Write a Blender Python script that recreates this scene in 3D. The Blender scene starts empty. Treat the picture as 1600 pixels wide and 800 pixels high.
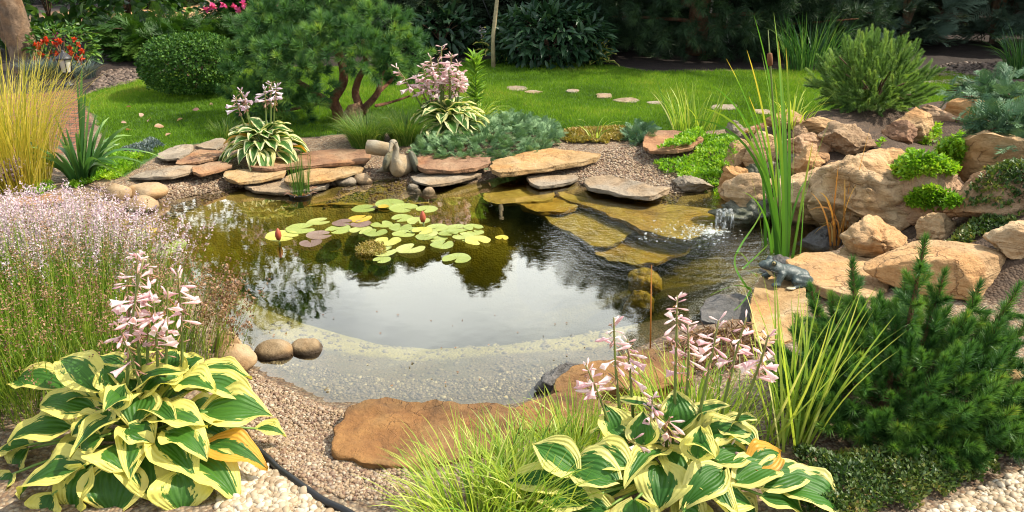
import bpy, bmesh, math, random
import numpy as np
from mathutils import Vector, Matrix
rng = np.random.default_rng(11)
R_ = math.radians
SC = bpy.context.scene
COL = SC.collection
# ------------------------------------------------------------------ camera
H = 1.7; FPX = 1331.0; PIT = math.atan(520 / FPX)
cam = bpy.data.objects.new('camera', bpy.data.cameras.new('camera'))
COL.objects.link(cam); SC.camera = cam
cam.location = (0, 0, H); cam.rotation_euler = (math.pi / 2 - PIT, 0, 0)
cam.data.sensor_width = 36; cam.data.lens = 36 * FPX / 1600
cam.data.clip_start = .05; cam.data.clip_end = 500
# ------------------------------------------------------------------ sky, sun, exposure
SUN = Vector((.78, .10, .95)).normalized()
w = bpy.data.worlds.new('World'); SC.world = w; w.use_nodes = True
nt = w.node_tree; nt.nodes.clear()
sky = nt.nodes.new('ShaderNodeTexSky'); sky.sky_type = 'NISHITA'; sky.sun_disc = False
sky.sun_elevation = math.asin(SUN.z); sky.sun_rotation = math.atan2(SUN.x, SUN.y)
sky.dust_density = 3.0; sky.air_density = 1.2
tc = nt.nodes.new('ShaderNodeTexCoord')
mp = nt.nodes.new('ShaderNodeMapping'); mp.inputs['Scale'].default_value = (1, 1, 2.2)
no = nt.nodes.new('ShaderNodeTexNoise'); no.inputs['Scale'].default_value = 2.3; no.inputs['Detail'].default_value = 6
rp = nt.nodes.new('ShaderNodeValToRGB'); rp.color_ramp.elements[0].position = .3; rp.color_ramp.elements[1].position = .6
mx = nt.nodes.new('ShaderNodeMixRGB'); mx.inputs['Color2'].default_value = (19.5, 20.4, 20.2, 1)
ml = nt.nodes.new('ShaderNodeMath'); ml.operation = 'MULTIPLY_ADD'; ml.inputs[1].default_value = .8; ml.inputs[2].default_value = .16
bg = nt.nodes.new('ShaderNodeBackground'); bg.inputs['Strength'].default_value = .125
ow = nt.nodes.new('ShaderNodeOutputWorld')
L = nt.links.new
L(tc.outputs['Generated'], mp.inputs['Vector']); L(mp.outputs[0], no.inputs['Vector']); L(no.outputs['Fac'], rp.inputs[0])
sx = nt.nodes.new('ShaderNodeSeparateXYZ'); L(tc.outputs['Generated'], sx.inputs[0])
mr = nt.nodes.new('ShaderNodeMapRange'); mr.interpolation_type = 'SMOOTHSTEP'
for i_, v_ in ((1, .58), (2, .40), (3, .15), (4, 1.4)): mr.inputs[i_].default_value = v_
L(sx.outputs[2], mr.inputs[0]); bk_ = nt.nodes.new('ShaderNodeMath'); bk_.operation = 'MULTIPLY'; my = nt.nodes.new('ShaderNodeMapRange'); my.interpolation_type = 'SMOOTHSTEP'; L(sx.outputs[1], my.inputs[0]); m2_ = nt.nodes.new('ShaderNodeMath'); m2_.operation = 'MULTIPLY'
for i_, v_ in ((1, -.1), (2, .55), (3, .12), (4, 1.)): my.inputs[i_].default_value = v_
L(mr.outputs[0], m2_.inputs[0]); L(my.outputs[0], m2_.inputs[1])     # thin overhead; low ahead, a cloud bank added to brighten the pond reflection
L(rp.outputs[0], bk_.inputs[0]); L(m2_.outputs[0], bk_.inputs[1])
L(bk_.outputs[0], ml.inputs[0]); L(ml.outputs[0], mx.inputs['Fac']); L(sky.outputs[0], mx.inputs['Color1'])
L(mx.outputs[0], bg.inputs['Color']); L(bg.outputs[0], ow.inputs['Surface'])
sd_ = bpy.data.lights.new('sun', 'SUN'); sd_.energy = 5.0; sd_.angle = R_(.6); sd_.color = (1, .915, .765)
so = bpy.data.objects.new('sun', sd_); COL.objects.link(so)
so.rotation_euler = SUN.to_track_quat('Z', 'Y').to_euler(); so.location = (6, 2, 9)
SC.view_settings.view_transform = 'Standard'; SC.view_settings.look = 'None'
SC.view_settings.exposure = .62; SC.view_settings.gamma = 1.0
SC.cycles.filter_width = 1.1; SC.cycles.max_bounces = 8; SC.cycles.transparent_max_bounces = 12
SC.cycles.diffuse_bounces = 3; SC.cycles.volume_bounces = 0
SC.cycles.caustics_reflective = False; SC.cycles.caustics_refractive = False
# ------------------------------------------------------------------ numbers
cp, sp = math.cos(PIT), math.sin(PIT)
def ray(px, py):
    a = (px - 800) / FPX; v = (400 - py) / FPX
    return np.array([a, cp + v * sp, -sp + v * cp])
def U(px, py, z=0.0):                       # photo point on a level plane
    d = ray(px, py); t = (z - H) / d[2]
    return np.array([d[0] * t, d[1] * t, z])
def WY(px, py, Y):                          # photo point at ground distance Y
    d = ray(px, py); t = Y / d[1]
    return np.array([d[0] * t, Y, H + d[2] * t])
def ss(a, b, x):
    t = np.clip((x - a) / (b - a), 0, 1); return t * t * (3 - 2 * t)
def _h(ix, iy, iz, s):
    with np.errstate(over='ignore'):
        n = ix * np.uint32(374761393) + iy * np.uint32(668265263) + iz * np.uint32(2246822519) + np.uint32((s * 3266489917) & 0xffffffff)
        n = (n ^ (n >> np.uint32(13))) * np.uint32(1274126177)
        n = (n ^ (n >> np.uint32(16))) * np.uint32(2654435761)
        n ^= n >> np.uint32(15)
    return n.astype(np.float64) / 4294967295.0
def vn(P, s=0):
    P = np.asarray(P, float); i = np.floor(P).astype(np.int64); f = P - i; f = f * f * (3 - 2 * f)
    i = (i & 0xffffffff).astype(np.uint32); o = np.uint32(1)
    x, y, z = i[..., 0], i[..., 1], i[..., 2]
    with np.errstate(over='ignore'):
        x1, y1, z1 = x + o, y + o, z + o
    a, b, c = f[..., 0], f[..., 1], f[..., 2]
    def lx(yy, zz): return _h(x, yy, zz, s) * (1 - a) + _h(x1, yy, zz, s) * a
    return 2 * ((lx(y, z) * (1 - b) + lx(y1, z) * b) * (1 - c) + (lx(y, z1) * (1 - b) + lx(y1, z1) * b) * c) - 1
def fbm(P, s=0, o=4):
    r = 0; a = .5; P = np.asarray(P, float)
    for k in range(o): r = r + a * vn(P, s + k); P = P * 2.03 + 7.1; a *= .5
    return r
def smooth_poly(pts, n=4, closed=True):
    p = np.asarray(pts, float); m = len(p); out = []
    for i in range(m):
        a, b, c, d = p[i - 1], p[i], p[(i + 1) % m], p[(i + 2) % m]
        for k in range(n):
            t = k / n
            out.append(.5 * ((2 * b) + (-a + c) * t + (2 * a - 5 * b + 4 * c - d) * t * t + (-a + 3 * b - 3 * c + d) * t ** 3))
    return np.array(out)
def sd(x, y, poly):                          # signed distance, negative inside
    x = np.asarray(x, float); y = np.asarray(y, float)
    best = np.full(x.shape, 1e9); ins = np.zeros(x.shape, bool); n = len(poly)
    for i in range(n):
        ax, ay = poly[i][:2]; bx, by = poly[(i + 1) % n][:2]
        dx, dy = bx - ax, by - ay
        t = np.clip(((x - ax) * dx + (y - ay) * dy) / (dx * dx + dy * dy + 1e-12), 0, 1)
        best = np.minimum(best, (x - ax - t * dx) ** 2 + (y - ay - t * dy) ** 2)
        c = ((ay > y) != (by > y))
        ins ^= c & (x < (bx - ax) * (y - ay) / ((by - ay) if abs(by - ay) > 1e-12 else 1e-12) + ax)
    return np.where(ins, -1, 1) * np.sqrt(best)
def polypx(px, z=0.0, n=1):
    w_ = np.array([U(a, b, z) for a, b in px])
    return smooth_poly(w_, n) if n > 1 else w_
POND = polypx([(150,352),(185,334),(250,318),(320,303),(372,292),(420,294),(500,292),(570,284),(610,279),(660,288),(740,286),(800,274),(860,282),(930,292),(1040,303),(1100,298),(1145,300),(1180,330),(1235,340),(1290,340),(1335,362),(1320,392),(1262,398),(1215,416),(1180,440),(1165,480),(1090,505),(1030,525),(960,560),(880,580),(850,610),(800,632),(660,636),(560,630),(510,625),(460,600),(405,572),(372,540),(355,505),(320,460),(260,415),(190,385)], 0, 4)
DEEP = polypx([(210,365),(330,345),(450,328),(560,318),(700,316),(830,326),(880,350),(920,400),(948,430),(945,448),(890,462),(760,466),(600,470),(480,458),(410,436),(340,405)], 0, 3)
ROCK = polypx([(1150,215),(1250,190),(1360,180),(1500,165),(1640,160),(1800,250),(1800,420),(1620,440),(1500,400),(1440,345),(1300,330),(1215,280)], .2, 3)
LAWN = polypx([(120,150),(150,138),(215,125),(300,108),(400,104),(640,108),(760,95),(830,98),(960,104),(1010,112),(1130,112),(1250,110),(1300,112),(1480,112),(1610,138),(1640,160),(1480,172),(1290,176),(1170,192),(1100,198),(1040,206),(960,202),(900,206),(760,196),(640,200),(540,203),(360,212),(300,219),(250,232),(215,250),(190,262),(170,262),(165,215),(150,180)], .14, 1)
BRICK = polypx([(-260,225),(-260,150),(40,146),(110,139),(135,150),(140,180),(130,230),(80,240)], .12, 1)
ORANGE = polypx([(100,24),(420,20),(430,4),(100,2)], .15, 1)
WATER_Z = 0.0
def Zf(x, y, full=False):
    x = np.asarray(x, float); y = np.asarray(y, float)
    d = sd(x, y, POND); rk = sd(x, y, ROCK); lw = sd(x, y, LAWN); dp = sd(x, y, DEEP)
    P = np.stack([x, y, np.zeros_like(x)], -1)
    n1 = fbm(P * 1.7, 3); n2 = fbm(P * 9, 9, 3)
    flat = ss(.15, -.1, lw)
    z = .028 * ss(-.02, .12, d) + .075 * ss(.1, .75, d) + .05 * ss(7, 11, y)
    z = z + .24 * ss(.28, -.42, rk) * (1 + .35 * n1)
    z = z + (n1 * .022 + n2 * .014) * (1 - .7 * flat) * ss(0, .2, d)
    front = ss(4.1, 3.4, y) * ss(1.2, .7, x)
    und = -(.01 + (.17 - .02 * front) * ss(0, 1.0, -d) + .12 * ss(.0, .35, -d) * (1 - front) * ss(-.5, .3, x)) - .40 * ss(.4, -.75, dp) + n2 * .012 + n1 * .03 * ss(0, .4, -d)
    z = np.where(d < 0, und, z)
    if full: return z, d, rk, lw, dp, n1, n2
    return z
def G(px, py):                               # photo point on the ground
    dr = ray(px, py); t = np.linspace(1.6, 32, 1600)
    p = np.array([0, 0, H]) + t[:, None] * dr
    g = p[:, 2] - np.maximum(Zf(p[:, 0], p[:, 1]), WATER_Z)
    k = np.argmax(g < 0)
    if g[k] >= 0 or k == 0: return U(px, py, .1)
    a = g[k - 1] / (g[k - 1] - g[k]); return p[k - 1] + a * (p[k] - p[k - 1])
def dist(p): return float(np.linalg.norm(np.asarray(p) - np.array([0, 0, H])))
def unit(v):
    v = np.asarray(v, float); return v / (np.linalg.norm(v, axis=-1, keepdims=True) + 1e-9)
# ------------------------------------------------------------------ objects
ORG = {}
def tag(o, label, cat, group=None, kind=None):
    if label: o['label'] = label
    if cat: o['category'] = cat
    if group: o['group'] = group
    if kind: o['kind'] = kind
    return o
def build(name, V, F, m, attrs=None, smooth=True):
    V = np.asarray(V, np.float32).reshape(-1, 3)
    if not isinstance(F, list): F = [F]
    F = [np.asarray(f, np.int32) for f in F if len(f)]
    me = bpy.data.meshes.new(name)
    me.vertices.add(len(V)); me.vertices.foreach_set('co', V.ravel())
    tot = np.concatenate([np.full(len(f), f.shape[1], np.int32) for f in F])
    lp = np.concatenate([f.ravel() for f in F])
    me.loops.add(len(lp)); me.loops.foreach_set('vertex_index', lp)
    me.polygons.add(len(tot)); st = np.concatenate([[0], np.cumsum(tot)[:-1]]).astype(np.int32)
    me.polygons.foreach_set('loop_start', st)
    if smooth: me.polygons.foreach_set('use_smooth', np.ones(len(tot), bool))
    for k, a in (attrs or {}).items():
        a = np.asarray(a, np.float32)
        if a.ndim == 2:
            at = me.attributes.new(k, 'FLOAT_COLOR', 'POINT'); at.data.foreach_set('color', a.ravel())
        else:
            at = me.attributes.new(k, 'FLOAT', 'POINT'); at.data.foreach_set('value', a)
    me.update(calc_edges=True)
    if m: me.materials.append(m)
    return me
def mk(name, V, F, m, parent=None, attrs=None, smooth=True, label=None, cat=None, group=None, kind=None):
    V = np.asarray(V, float).reshape(-1, 3)
    if parent is not None: org = ORG[parent.name]
    else: org = np.array([V[:, 0].mean(), V[:, 1].mean(), V[:, 2].min()])
    o = bpy.data.objects.new(name, build(name, V - org, F, m, attrs, smooth)); COL.objects.link(o)
    if parent is not None: o.parent = parent
    else: o.location = org
    ORG[o.name] = org
    return tag(o, label, cat, group, kind)
def thing(name, label, cat, loc, group=None):
    o = bpy.data.objects.new(name, None); COL.objects.link(o); o.location = loc; o.empty_display_size = .1
    ORG[o.name] = np.asarray(loc, float)
    return tag(o, label, cat, group)
class Acc:                                   # collects pieces of ONE mesh
    def __init__(s): s.v = []; s.f3 = []; s.f4 = []; s.t = []; s.n = 0
    def add(s, V, F, t=.5):
        V = np.asarray(V, float).reshape(-1, 3); F = np.asarray(F, int)
        if not len(V): return s
        (s.f3 if F.shape[1] == 3 else s.f4).append(F + s.n)
        s.v.append(V); s.n += len(V)
        s.t.append(np.full(len(V), t) if np.isscalar(t) else np.asarray(t, float).ravel()); return s
    def mk(s, name, m, parent=None, **k):
        F = [np.concatenate(f) for f in (s.f3, s.f4) if f]
        return mk(name, np.concatenate(s.v), F, m, parent, attrs={'tint': np.concatenate(s.t)}, **k)
def frames(D, N):
    D = unit(D); N = np.asarray(N, float); z = unit(N - (N * D).sum(-1, keepdims=True) * D); x = np.cross(D, z)
    return np.stack([x, D, z], -1)
def tile(PV, PF, Rm, P, S):
    n = len(P); k = len(PV); S = np.asarray(S, float)
    if S.ndim == 1: S = np.repeat(S[:, None], 3, 1)
    V = np.einsum('nij,nkj->nki', Rm, PV[None] * S[:, None, :]) + np.asarray(P)[:, None, :]
    F = PF[None] + (np.arange(n) * k)[:, None, None]
    return V.reshape(-1, 3), F.reshape(-1, PF.shape[1])
def rep(t, k): return np.repeat(t, k)
def rdir(n, up=0.0):
    v = rng.normal(size=(n, 3)); v = unit(v); v[:, 2] += up; return unit(v)
DIA = (np.array([(0, 0, 0), (.5, .42, .09), (0, 1, 0), (-.5, .42, .09)], float), np.array([(0, 1, 2), (0, 2, 3)]))
def _leafp():
    t = np.array([0, .2, .45, .72, 1]); wd = np.array([.04, .38, .5, .34, .01]); V = []; F = []
    for a, b in zip(t, wd):
        zz = -.22 * a * a
        V += [(-b, a, zz + .16 * b), (0, a, zz), (b, a, zz + .16 * b)]
    for i in range(4):
        for j in range(2): F.append((i * 3 + j, i * 3 + j + 1, i * 3 + j + 4, i * 3 + j + 3))
    return np.array(V, float), np.array(F)
LEAF = _leafp()
NEED = (np.array([(-.5, 0, 0), (.5, 0, 0), (0, 1, 0)], float), np.array([(0, 1, 2)]))
def _spray(nb=11, seed=1):                  # flat feathery conifer twig along +y
    r = np.random.default_rng(seed); D = []; P = []; S = []; N = []
    for i in range(nb):
        a = (i + .5) / nb
        for s in (-1, 1):
            l = .42 * (1 - a) ** .7 + .08; d = np.array([s * .75, .8, r.normal() * .18]); d /= np.linalg.norm(d)
            b = np.array([0, a * .9, -.14 * a * a])
            P.append(b); D.append(d); S.append((.05, l, 1)); N.append((r.normal() * .4, 0, 1))
            for q in range(3):
                e = d + np.array([s * -.7 * (1 if q % 2 else -.8), .55 * (1 if q % 2 else .3), r.normal() * .2]); 
                P.append(b + d * l * (.25 + .25 * q)); D.append(e); S.append((.045, l * .45, 1)); N.append((r.normal() * .5, 0, 1))
    P.append((0, .85, -.1)); D.append(np.array([0, 1, -.1])); S.append((.06, .2, 1)); N.append((0, 0, 1))
    P.append((0, 0, 0)); D.append(np.array([0, 1, -.08])); S.append((.035, .95, 1)); N.append((0, 0, 1))
    return tile(NEED[0], NEED[1], frames(np.array(D), np.array(N)), np.array(P), np.array(S))
SPRAY = _spray()
def ribbon(base, phi, th0, th1, Ln, wd, k=6, p=1.4, twist=None, prof=None):
    n = len(base); t = np.linspace(0, 1, k + 1); tm = (t[1:] + t[:-1]) / 2
    th = th0[:, None] + (th1 - th0)[:, None] * tm[None] ** p
    ds = (Ln / k)[:, None]
    c, s = np.cos(phi)[:, None], np.sin(phi)[:, None]
    st = np.stack([np.sin(th) * c * ds, np.sin(th) * s * ds, np.cos(th) * ds], -1)
    pts = np.concatenate([np.zeros((n, 1, 3)), np.cumsum(st, 1)], 1) + np.asarray(base)[:, None, :]
    return strip(pts, wd, phi, twist, prof)
def strip(pts, wd, phi=None, twist=None, prof=None, fold=0):
    n, k1, _ = pts.shape; t = np.linspace(0, 1, k1)
    if prof is None: prof = np.clip((1 - t) ** .55, .03, 1) * (.75 + .25 * np.minimum(1, t * 4))
    tan = unit(np.gradient(pts, axis=1))
    if phi is None: phi = np.arctan2(pts[:, -1, 1] - pts[:, 0, 1], pts[:, -1, 0] - pts[:, 0, 0])
    hs = np.stack([-np.sin(phi), np.cos(phi), np.zeros(n)], -1)[:, None, :] + tan * 0
    nn = np.cross(tan, hs)
    if twist is None: twist = rng.normal(size=n) * .5
    a = twist[:, None, None]; sd2 = hs * np.cos(a) + nn * np.sin(a)
    hw = (np.asarray(wd)[:, None] * prof[None] * .5)[..., None]
    V = np.stack([pts - sd2 * hw, pts + sd2 * hw], 2)       # n,k1,2,3
    i = np.arange(k1 - 1); q = np.stack([2 * i, 2 * i + 1, 2 * i + 3, 2 * i + 2], -1)
    F = q[None] + (np.arange(n) * k1 * 2)[:, None, None]
    return V.reshape(-1, 3), F.reshape(-1, 4)
def bez(a, b, c, k=8):
    t = np.linspace(0, 1, k + 1)[:, None]
    return (1 - t) ** 2 * np.asarray(a) + 2 * t * (1 - t) * np.asarray(b) + t * t * np.asarray(c)
def tube(path, rad, sides=8, cap=True, rough=0, seed=0):
    path = np.asarray(path, float); k = len(path); rad = np.broadcast_to(np.asarray(rad, float), (k,))
    tan = unit(np.gradient(path, axis=0)); ref = np.array([.31, .95, .05]) if abs(tan[0][2]) > .6 else np.array([0, 0, 1.])
    x = unit(np.cross(tan, ref)); y = np.cross(tan, x)
    a = np.arange(sides) / sides * 2 * math.pi
    V = path[:, None, :] + rad[:, None, None] * (np.cos(a)[None, :, None] * x[:, None, :] + np.sin(a)[None, :, None] * y[:, None, :])
    if rough:
        q = V.reshape(-1, 3); nz = fbm(q * (2.0 / rad.max()) * np.array([.5, .5, .2]), seed, 3)
        V = (path[:, None, :] + (V - path[:, None, :]) * (1 + rough * nz.reshape(k, sides, 1)))
    V = V.reshape(-1, 3)
    F = [(i * sides + j, i * sides + (j + 1) % sides, (i + 1) * sides + (j + 1) % sides, (i + 1) * sides + j) for i in range(k - 1) for j in range(sides)]
    if cap:
        V = np.concatenate([V, path[:1], path[-1:]]); c0 = k * sides; c1 = c0 + 1
        F += [(c0, (j + 1) % sides, j, c0) for j in range(0)]
        for j in range(sides):
            F.append((c0, (j + 1) % sides, j, j)); F.append((c1, (k - 1) * sides + j, (k - 1) * sides + (j + 1) % sides, (k - 1) * sides + (j + 1) % sides))
        F4 = np.array(F)
        quads = F4[:(k - 1) * sides]; tris = F4[(k - 1) * sides:, :3]
        return V, quads, tris
    return V, np.array(F), np.zeros((0, 3), int)
def addtube(acc, path, rad, sides=7, t=.5, rough=0, seed=0):
    V, q, tr = tube(path, rad, sides, True, rough, seed)
    n0 = acc.n
    acc.add(V, q, t)
    if len(tr): acc.f3.append(tr + n0)
_ico = {}
def ico(s):
    if s not in _ico:
        bm = bmesh.new(); bmesh.ops.create_icosphere(bm, subdivisions=s, radius=1)
        V = np.array([v.co[:] for v in bm.verts]); F = np.array([[v.index for v in f.verts] for f in bm.faces]); bm.free(); _ico[s] = (V, F)
    return _ico[s]
def lathe(prof, sides=16, c=(0, 0, 0)):
    a = np.arange(sides) / sides * 2 * math.pi; p = np.asarray(prof, float); k = len(p)
    V = np.stack([p[:, None, 0] * np.cos(a), p[:, None, 0] * np.sin(a), p[:, None, 1] + 0 * a], -1).reshape(-1, 3) + np.asarray(c)
    F = [(i * sides + j, i * sides + (j + 1) % sides, (i + 1) * sides + (j + 1) % sides, (i + 1) * sides + j) for i in range(k - 1) for j in range(sides)]
    return V, np.array(F)
def box(c, s, rz=0):
    V = np.array([(x, y, z) for z in (-.5, .5) for y in (-.5, .5) for x in (-.5, .5)]) * np.asarray(s, float)
    ca, sa = math.cos(rz), math.sin(rz); V = V @ np.array([[ca, sa, 0], [-sa, ca, 0], [0, 0, 1]])
    return V + np.asarray(c, float), np.array([(0, 2, 3, 1), (4, 5, 7, 6), (0, 1, 5, 4), (2, 6, 7, 3), (0, 4, 6, 2), (1, 3, 7, 5)])
def inpoly(px, n, z=.1):                     # random ground points inside a photo outline
    w_ = polypx(px, z); lo, hi = w_.min(0), w_.max(0); out = np.zeros((0, 2))
    while len(out) < n:
        q = rng.uniform(lo[:2], hi[:2], (n * 2 + 16, 2)); q = q[sd(q[:, 0], q[:, 1], w_) < 0]; out = np.concatenate([out, q])
    out = out[:n]; return out
# ------------------------------------------------------------------ materials
class M:
    def __init__(s, name):
        s.m = bpy.data.materials.new(name); s.m.use_nodes = True; s.nt = s.m.node_tree; s.nt.nodes.clear()
        s.out = s.nt.nodes.new('ShaderNodeOutputMaterial')
    def n(s, t, ins=None, **props):
        nd = s.nt.nodes.new('ShaderNode' + t)
        for k, v in props.items(): setattr(nd, k, v)
        for k, v in (ins or {}).items():
            if isinstance(v, bpy.types.NodeSocket): s.nt.links.new(v, nd.inputs[k])
            else:
                if isinstance(v, tuple) and len(v) == 3 and nd.inputs[k].type == 'RGBA': v = v + (1,)
                nd.inputs[k].default_value = v
        return nd
    def ramp(s, fac, stops, interp='LINEAR'):
        nd = s.n('ValToRGB', {0: fac}); cr = nd.color_ramp; cr.interpolation = interp
        while len(cr.elements) < len(stops): cr.elements.new(.5)
        for e, (p, c) in zip(cr.elements, stops): e.position = p; e.color = tuple(c) + (1,) if len(c) == 3 else c
        return nd.outputs[0]
    def f(s, fac, lo, hi, a=0., b=1.): return s.n('MapRange', {0: fac, 1: lo, 2: hi, 3: a, 4: b}, interpolation_type='SMOOTHSTEP').outputs[0]
    def mix(s, fac, a, b, bt='MIX'): return s.n('MixRGB', {'Fac': fac, 'Color1': a, 'Color2': b}, blend_type=bt).outputs[0]
    def math(s, op, a, b=0.): return s.n('Math', {0: a, 1: b}, operation=op).outputs[0]
    def attr(s, nme, out='Fac'): return s.n('Attribute', attribute_name=nme).outputs[out]
    def noise(s, scale, vec=None, detail=5, rough=.6, dist=0.):
        d = {'Scale': scale, 'Detail': detail, 'Roughness': rough, 'Distortion': dist}
        if vec is not None: d['Vector'] = vec
        return s.n('TexNoise', d).outputs['Fac']
    def obj(s, rand=True):
        c = s.n('TexCoord').outputs['Object']
        if not rand: return c
        r = s.n('ObjectInfo').outputs['Random']
        return s.n('VectorMath', {0: c, 1: s.n('CombineXYZ', {0: s.math('MULTIPLY', r, 37.), 1: s.math('MULTIPLY', r, 91.), 2: 0.}).outputs[0]}, operation='ADD').outputs[0]
    def pos(s): return s.n('NewGeometry').outputs['Position']
    def bump(s, h, st=.5, d=.01): return s.n('Bump', {'Height': h, 'Strength': st, 'Distance': d}).outputs[0]
    def end(s, col, rough=.6, normal=None, trans=0., tcol=None, spec=.4, metal=0.):
        d = {'Base Color': col, 'Roughness': rough, 'Specular IOR Level': spec, 'Metallic': metal}
        if normal is not None: d['Normal'] = normal
        b = s.n('BsdfPrincipled', d).outputs[0]
        if trans:
            t = s.n('BsdfTranslucent', {'Color': tcol if tcol is not None else col}).outputs[0]
            b = s.n('MixShader', {0: trans, 1: b, 2: t}).outputs[0]
        s.nt.links.new(b, s.out.inputs[0]); return s.m
def plain(name, c, rough=.6, metal=0., var=.15, scale=40, bump=.3):
    m = M(name); o = m.obj(); nz = m.noise(scale, o)
    col = m.ramp(nz, [(.25, tuple(x * (1 - var) for x in c)), (.75, tuple(min(1, x * (1 + var)) for x in c))])
    return m.end(col, rough, m.bump(nz, bump, .003), metal=metal)
def leafm(name, stops, trans=.35, rough=.45, spec=.35, tk=(1.25, 1.25, .6)):
    m = M(name); t = m.attr('tint'); col = m.ramp(t, stops)
    tc_ = m.mix(1.0, col, tuple(tk), 'MULTIPLY')
    return m.end(col, rough, None, trans, tc_, spec)
def rockm(name, stops, sc=6., rough=.85, strata=0., bump=.6, dark=None, wet=None):
    m = M(name); o = m.obj(); nz = m.noise(sc, o, 8, .65, .4); n2 = m.noise(sc * 7, o, 6, .7)
    col = m.ramp(nz, stops)
    pt = m.noise(sc * .4, o, 3, .5, .6); col = m.mix(m.f(pt, .46, .62, 0., .7), col, m.mix(1., col, (1.22, 1.0, .74), 'MULTIPLY'))
    ck = m.n('TexVoronoi', {'Vector': m.n('VectorMath', {0: o, 1: m.n('TexNoise', {'Vector': o, 'Scale': sc * .8, 'Detail': 5.}).outputs['Color']}, operation='ADD').outputs[0], 'Scale': sc * .55}, feature='DISTANCE_TO_EDGE').outputs['Distance']
    ckm = m.math('MULTIPLY', m.f(ck, .0, .022, 1., 0.), m.f(m.noise(sc * .7, o, 3), .45, .6)); col = m.mix(m.math('MULTIPLY', ckm, .5), col, m.mix(1., col, (.4, .32, .25), 'MULTIPLY'))
    col = m.mix(m.f(n2, .3, .75, 0., .55), col, m.mix(1., col, (.62, .58, .55), 'MULTIPLY'))
    sp_ = m.noise(sc * 2.6, o, 4, .6); col = m.mix(m.f(sp_, .62, .74, 0., .5), col, m.mix(1., col, (1.25, 1.2, 1.12), 'MULTIPLY'))
    h = m.math('ADD', m.math('MULTIPLY', nz, 1.2), m.math('MULTIPLY', n2, .6))
    if strata:
        sx = m.n('Mapping', {0: o, 2: (.35, .2, .3), 3: (1, 1, 7)}).outputs[0]; sn = m.noise(sc * .9, sx, 6, .65, .8)
        h = m.math('ADD', h, m.math('MULTIPLY', sn, strata))
        cr = m.f(sn, .34, .42, 1., 0.)
        col = m.mix(m.math('MULTIPLY', cr, .55), col, m.mix(1., col, (.45, .36, .28), 'MULTIPLY'))
    if wet is not None:                      # the waterline stain: damp algae below a given world height
        z = m.n('SeparateXYZ', {0: m.pos()}).outputs[2]
        k = m.f(m.math('ADD', z, m.math('MULTIPLY', m.noise(9., m.pos()), .03)), .045, .02, 0., 1.)
        col = m.mix(k, col, m.mix(1., col, wet, 'MULTIPLY'))
    h = m.math('SUBTRACT', h, m.math('MULTIPLY', ckm, .3))
    return m.end(col, rough, m.bump(h, min(1., bump * 1.3), .04))
# ------------------------------------------------------------------ material library
MT = {}
MT['ochre'] = rockm('ochre_sandstone', [(.3, (.30, .17, .06)), (.5, (.40, .26, .115)), (.7, (.46, .34, .19))], 5, strata=.5, wet=(.45, .36, .2))
MT['red'] = rockm('red_sandstone', [(.3, (.20, .10, .055)), (.5, (.29, .165, .09)), (.7, (.36, .24, .14))], 5, strata=.4, wet=(.45, .36, .2))
MT['rust'] = rockm('rust_sandstone', [(.28, (.10, .05, .016)), (.45, (.185, .095, .03)), (.62, (.26, .15, .052)), (.75, (.32, .22, .11))], 5, .8, strata=.25, wet=(.35, .3, .22))
MT['cream'] = rockm('cream_sandstone', [(.28, (.37, .23, .115)), (.5, (.51, .34, .18)), (.7, (.6, .45, .27))], 4, strata=.9, bump=.9, wet=(.3, .3, .24))
MT['tan'] = rockm('tan_sandstone', [(.28, (.34, .20, .09)), (.5, (.47, .30, .145)), (.72, (.55, .39, .215))], 4, strata=.6, bump=.8, wet=(.3, .3, .24))
MT['brown'] = rockm('brown_sandstone', [(.28, (.25, .15, .08)), (.5, (.38, .25, .14)), (.72, (.46, .33, .2))], 6, strata=.5, bump=1., wet=(.3, .3, .24))
MT['grey'] = rockm('grey_slate', [(.28, (.19, .155, .11)), (.5, (.29, .24, .175)), (.72, (.39, .33, .25))], 5, strata=.5, wet=(.35, .33, .25))
MT['wetgrey'] = rockm('dark_slate', [(.28, (.05, .05, .05)), (.5, (.11, .105, .1)), (.72, (.2, .18, .16))], 7, .45, strata=.3)
MT['cobble'] = rockm('cobble_stone', [(.28, (0.288, 0.190, 0.102)), (.5, (0.360, 0.252, 0.138)), (.72, (0.396, 0.299, 0.186))], 9, .7, bump=.25, wet=(.22, .2, .17))
MT['cobbled'] = rockm('brown_cobble', [(.28, (0.168, 0.112, 0.054)), (.5, (0.238, 0.165, 0.084)), (.72, (0.294, 0.218, 0.126))], 9, .7, bump=.3, wet=(.2, .18, .15))
MT['algae'] = rockm('algae_slab', [(.28, (.20, .13, .015)), (.5, (.42, .29, .045)), (.72, (.56, .42, .09))], 5, .8, bump=.5)
MT['pinkrock'] = rockm('pinkish_sandstone', [(.28, (.31, .18, .10)), (.5, (.45, .285, .165)), (.72, (.55, .40, .25))], 4, strata=.6, bump=.8)
MT['mossy'] = rockm('mossy_rock', [(.3, (.06, .07, .035)), (.48, (.16, .17, .11)), (.62, (.3, .3, .24)), (.75, (.42, .4, .33))], 8, .6, strata=.9, bump=1.)
MT['statue'] = rockm('carved_stone', [(.3, (0.252, 0.209, 0.140)), (.6, (0.330, 0.290, 0.208))], 14, .85, bump=.35)
MT['statue_wing'] = rockm('rough_green_stone', [(.3, (0.161, 0.167, 0.114)), (.6, (0.260, 0.260, 0.180))], 26, .9, bump=.8)
MT['bark'] = rockm('bark', [(.3, (.12, .075, .045)), (.5, (.24, .16, .1)), (.7, (.36, .25, .16))], 12, .9, strata=0, bump=1.)
MT['pinebark'] = rockm('pine_bark', [(.3, (.11, .045, .025)), (.5, (.22, .095, .05)), (.7, (.32, .16, .09))], 18, .9, bump=1.)
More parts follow.
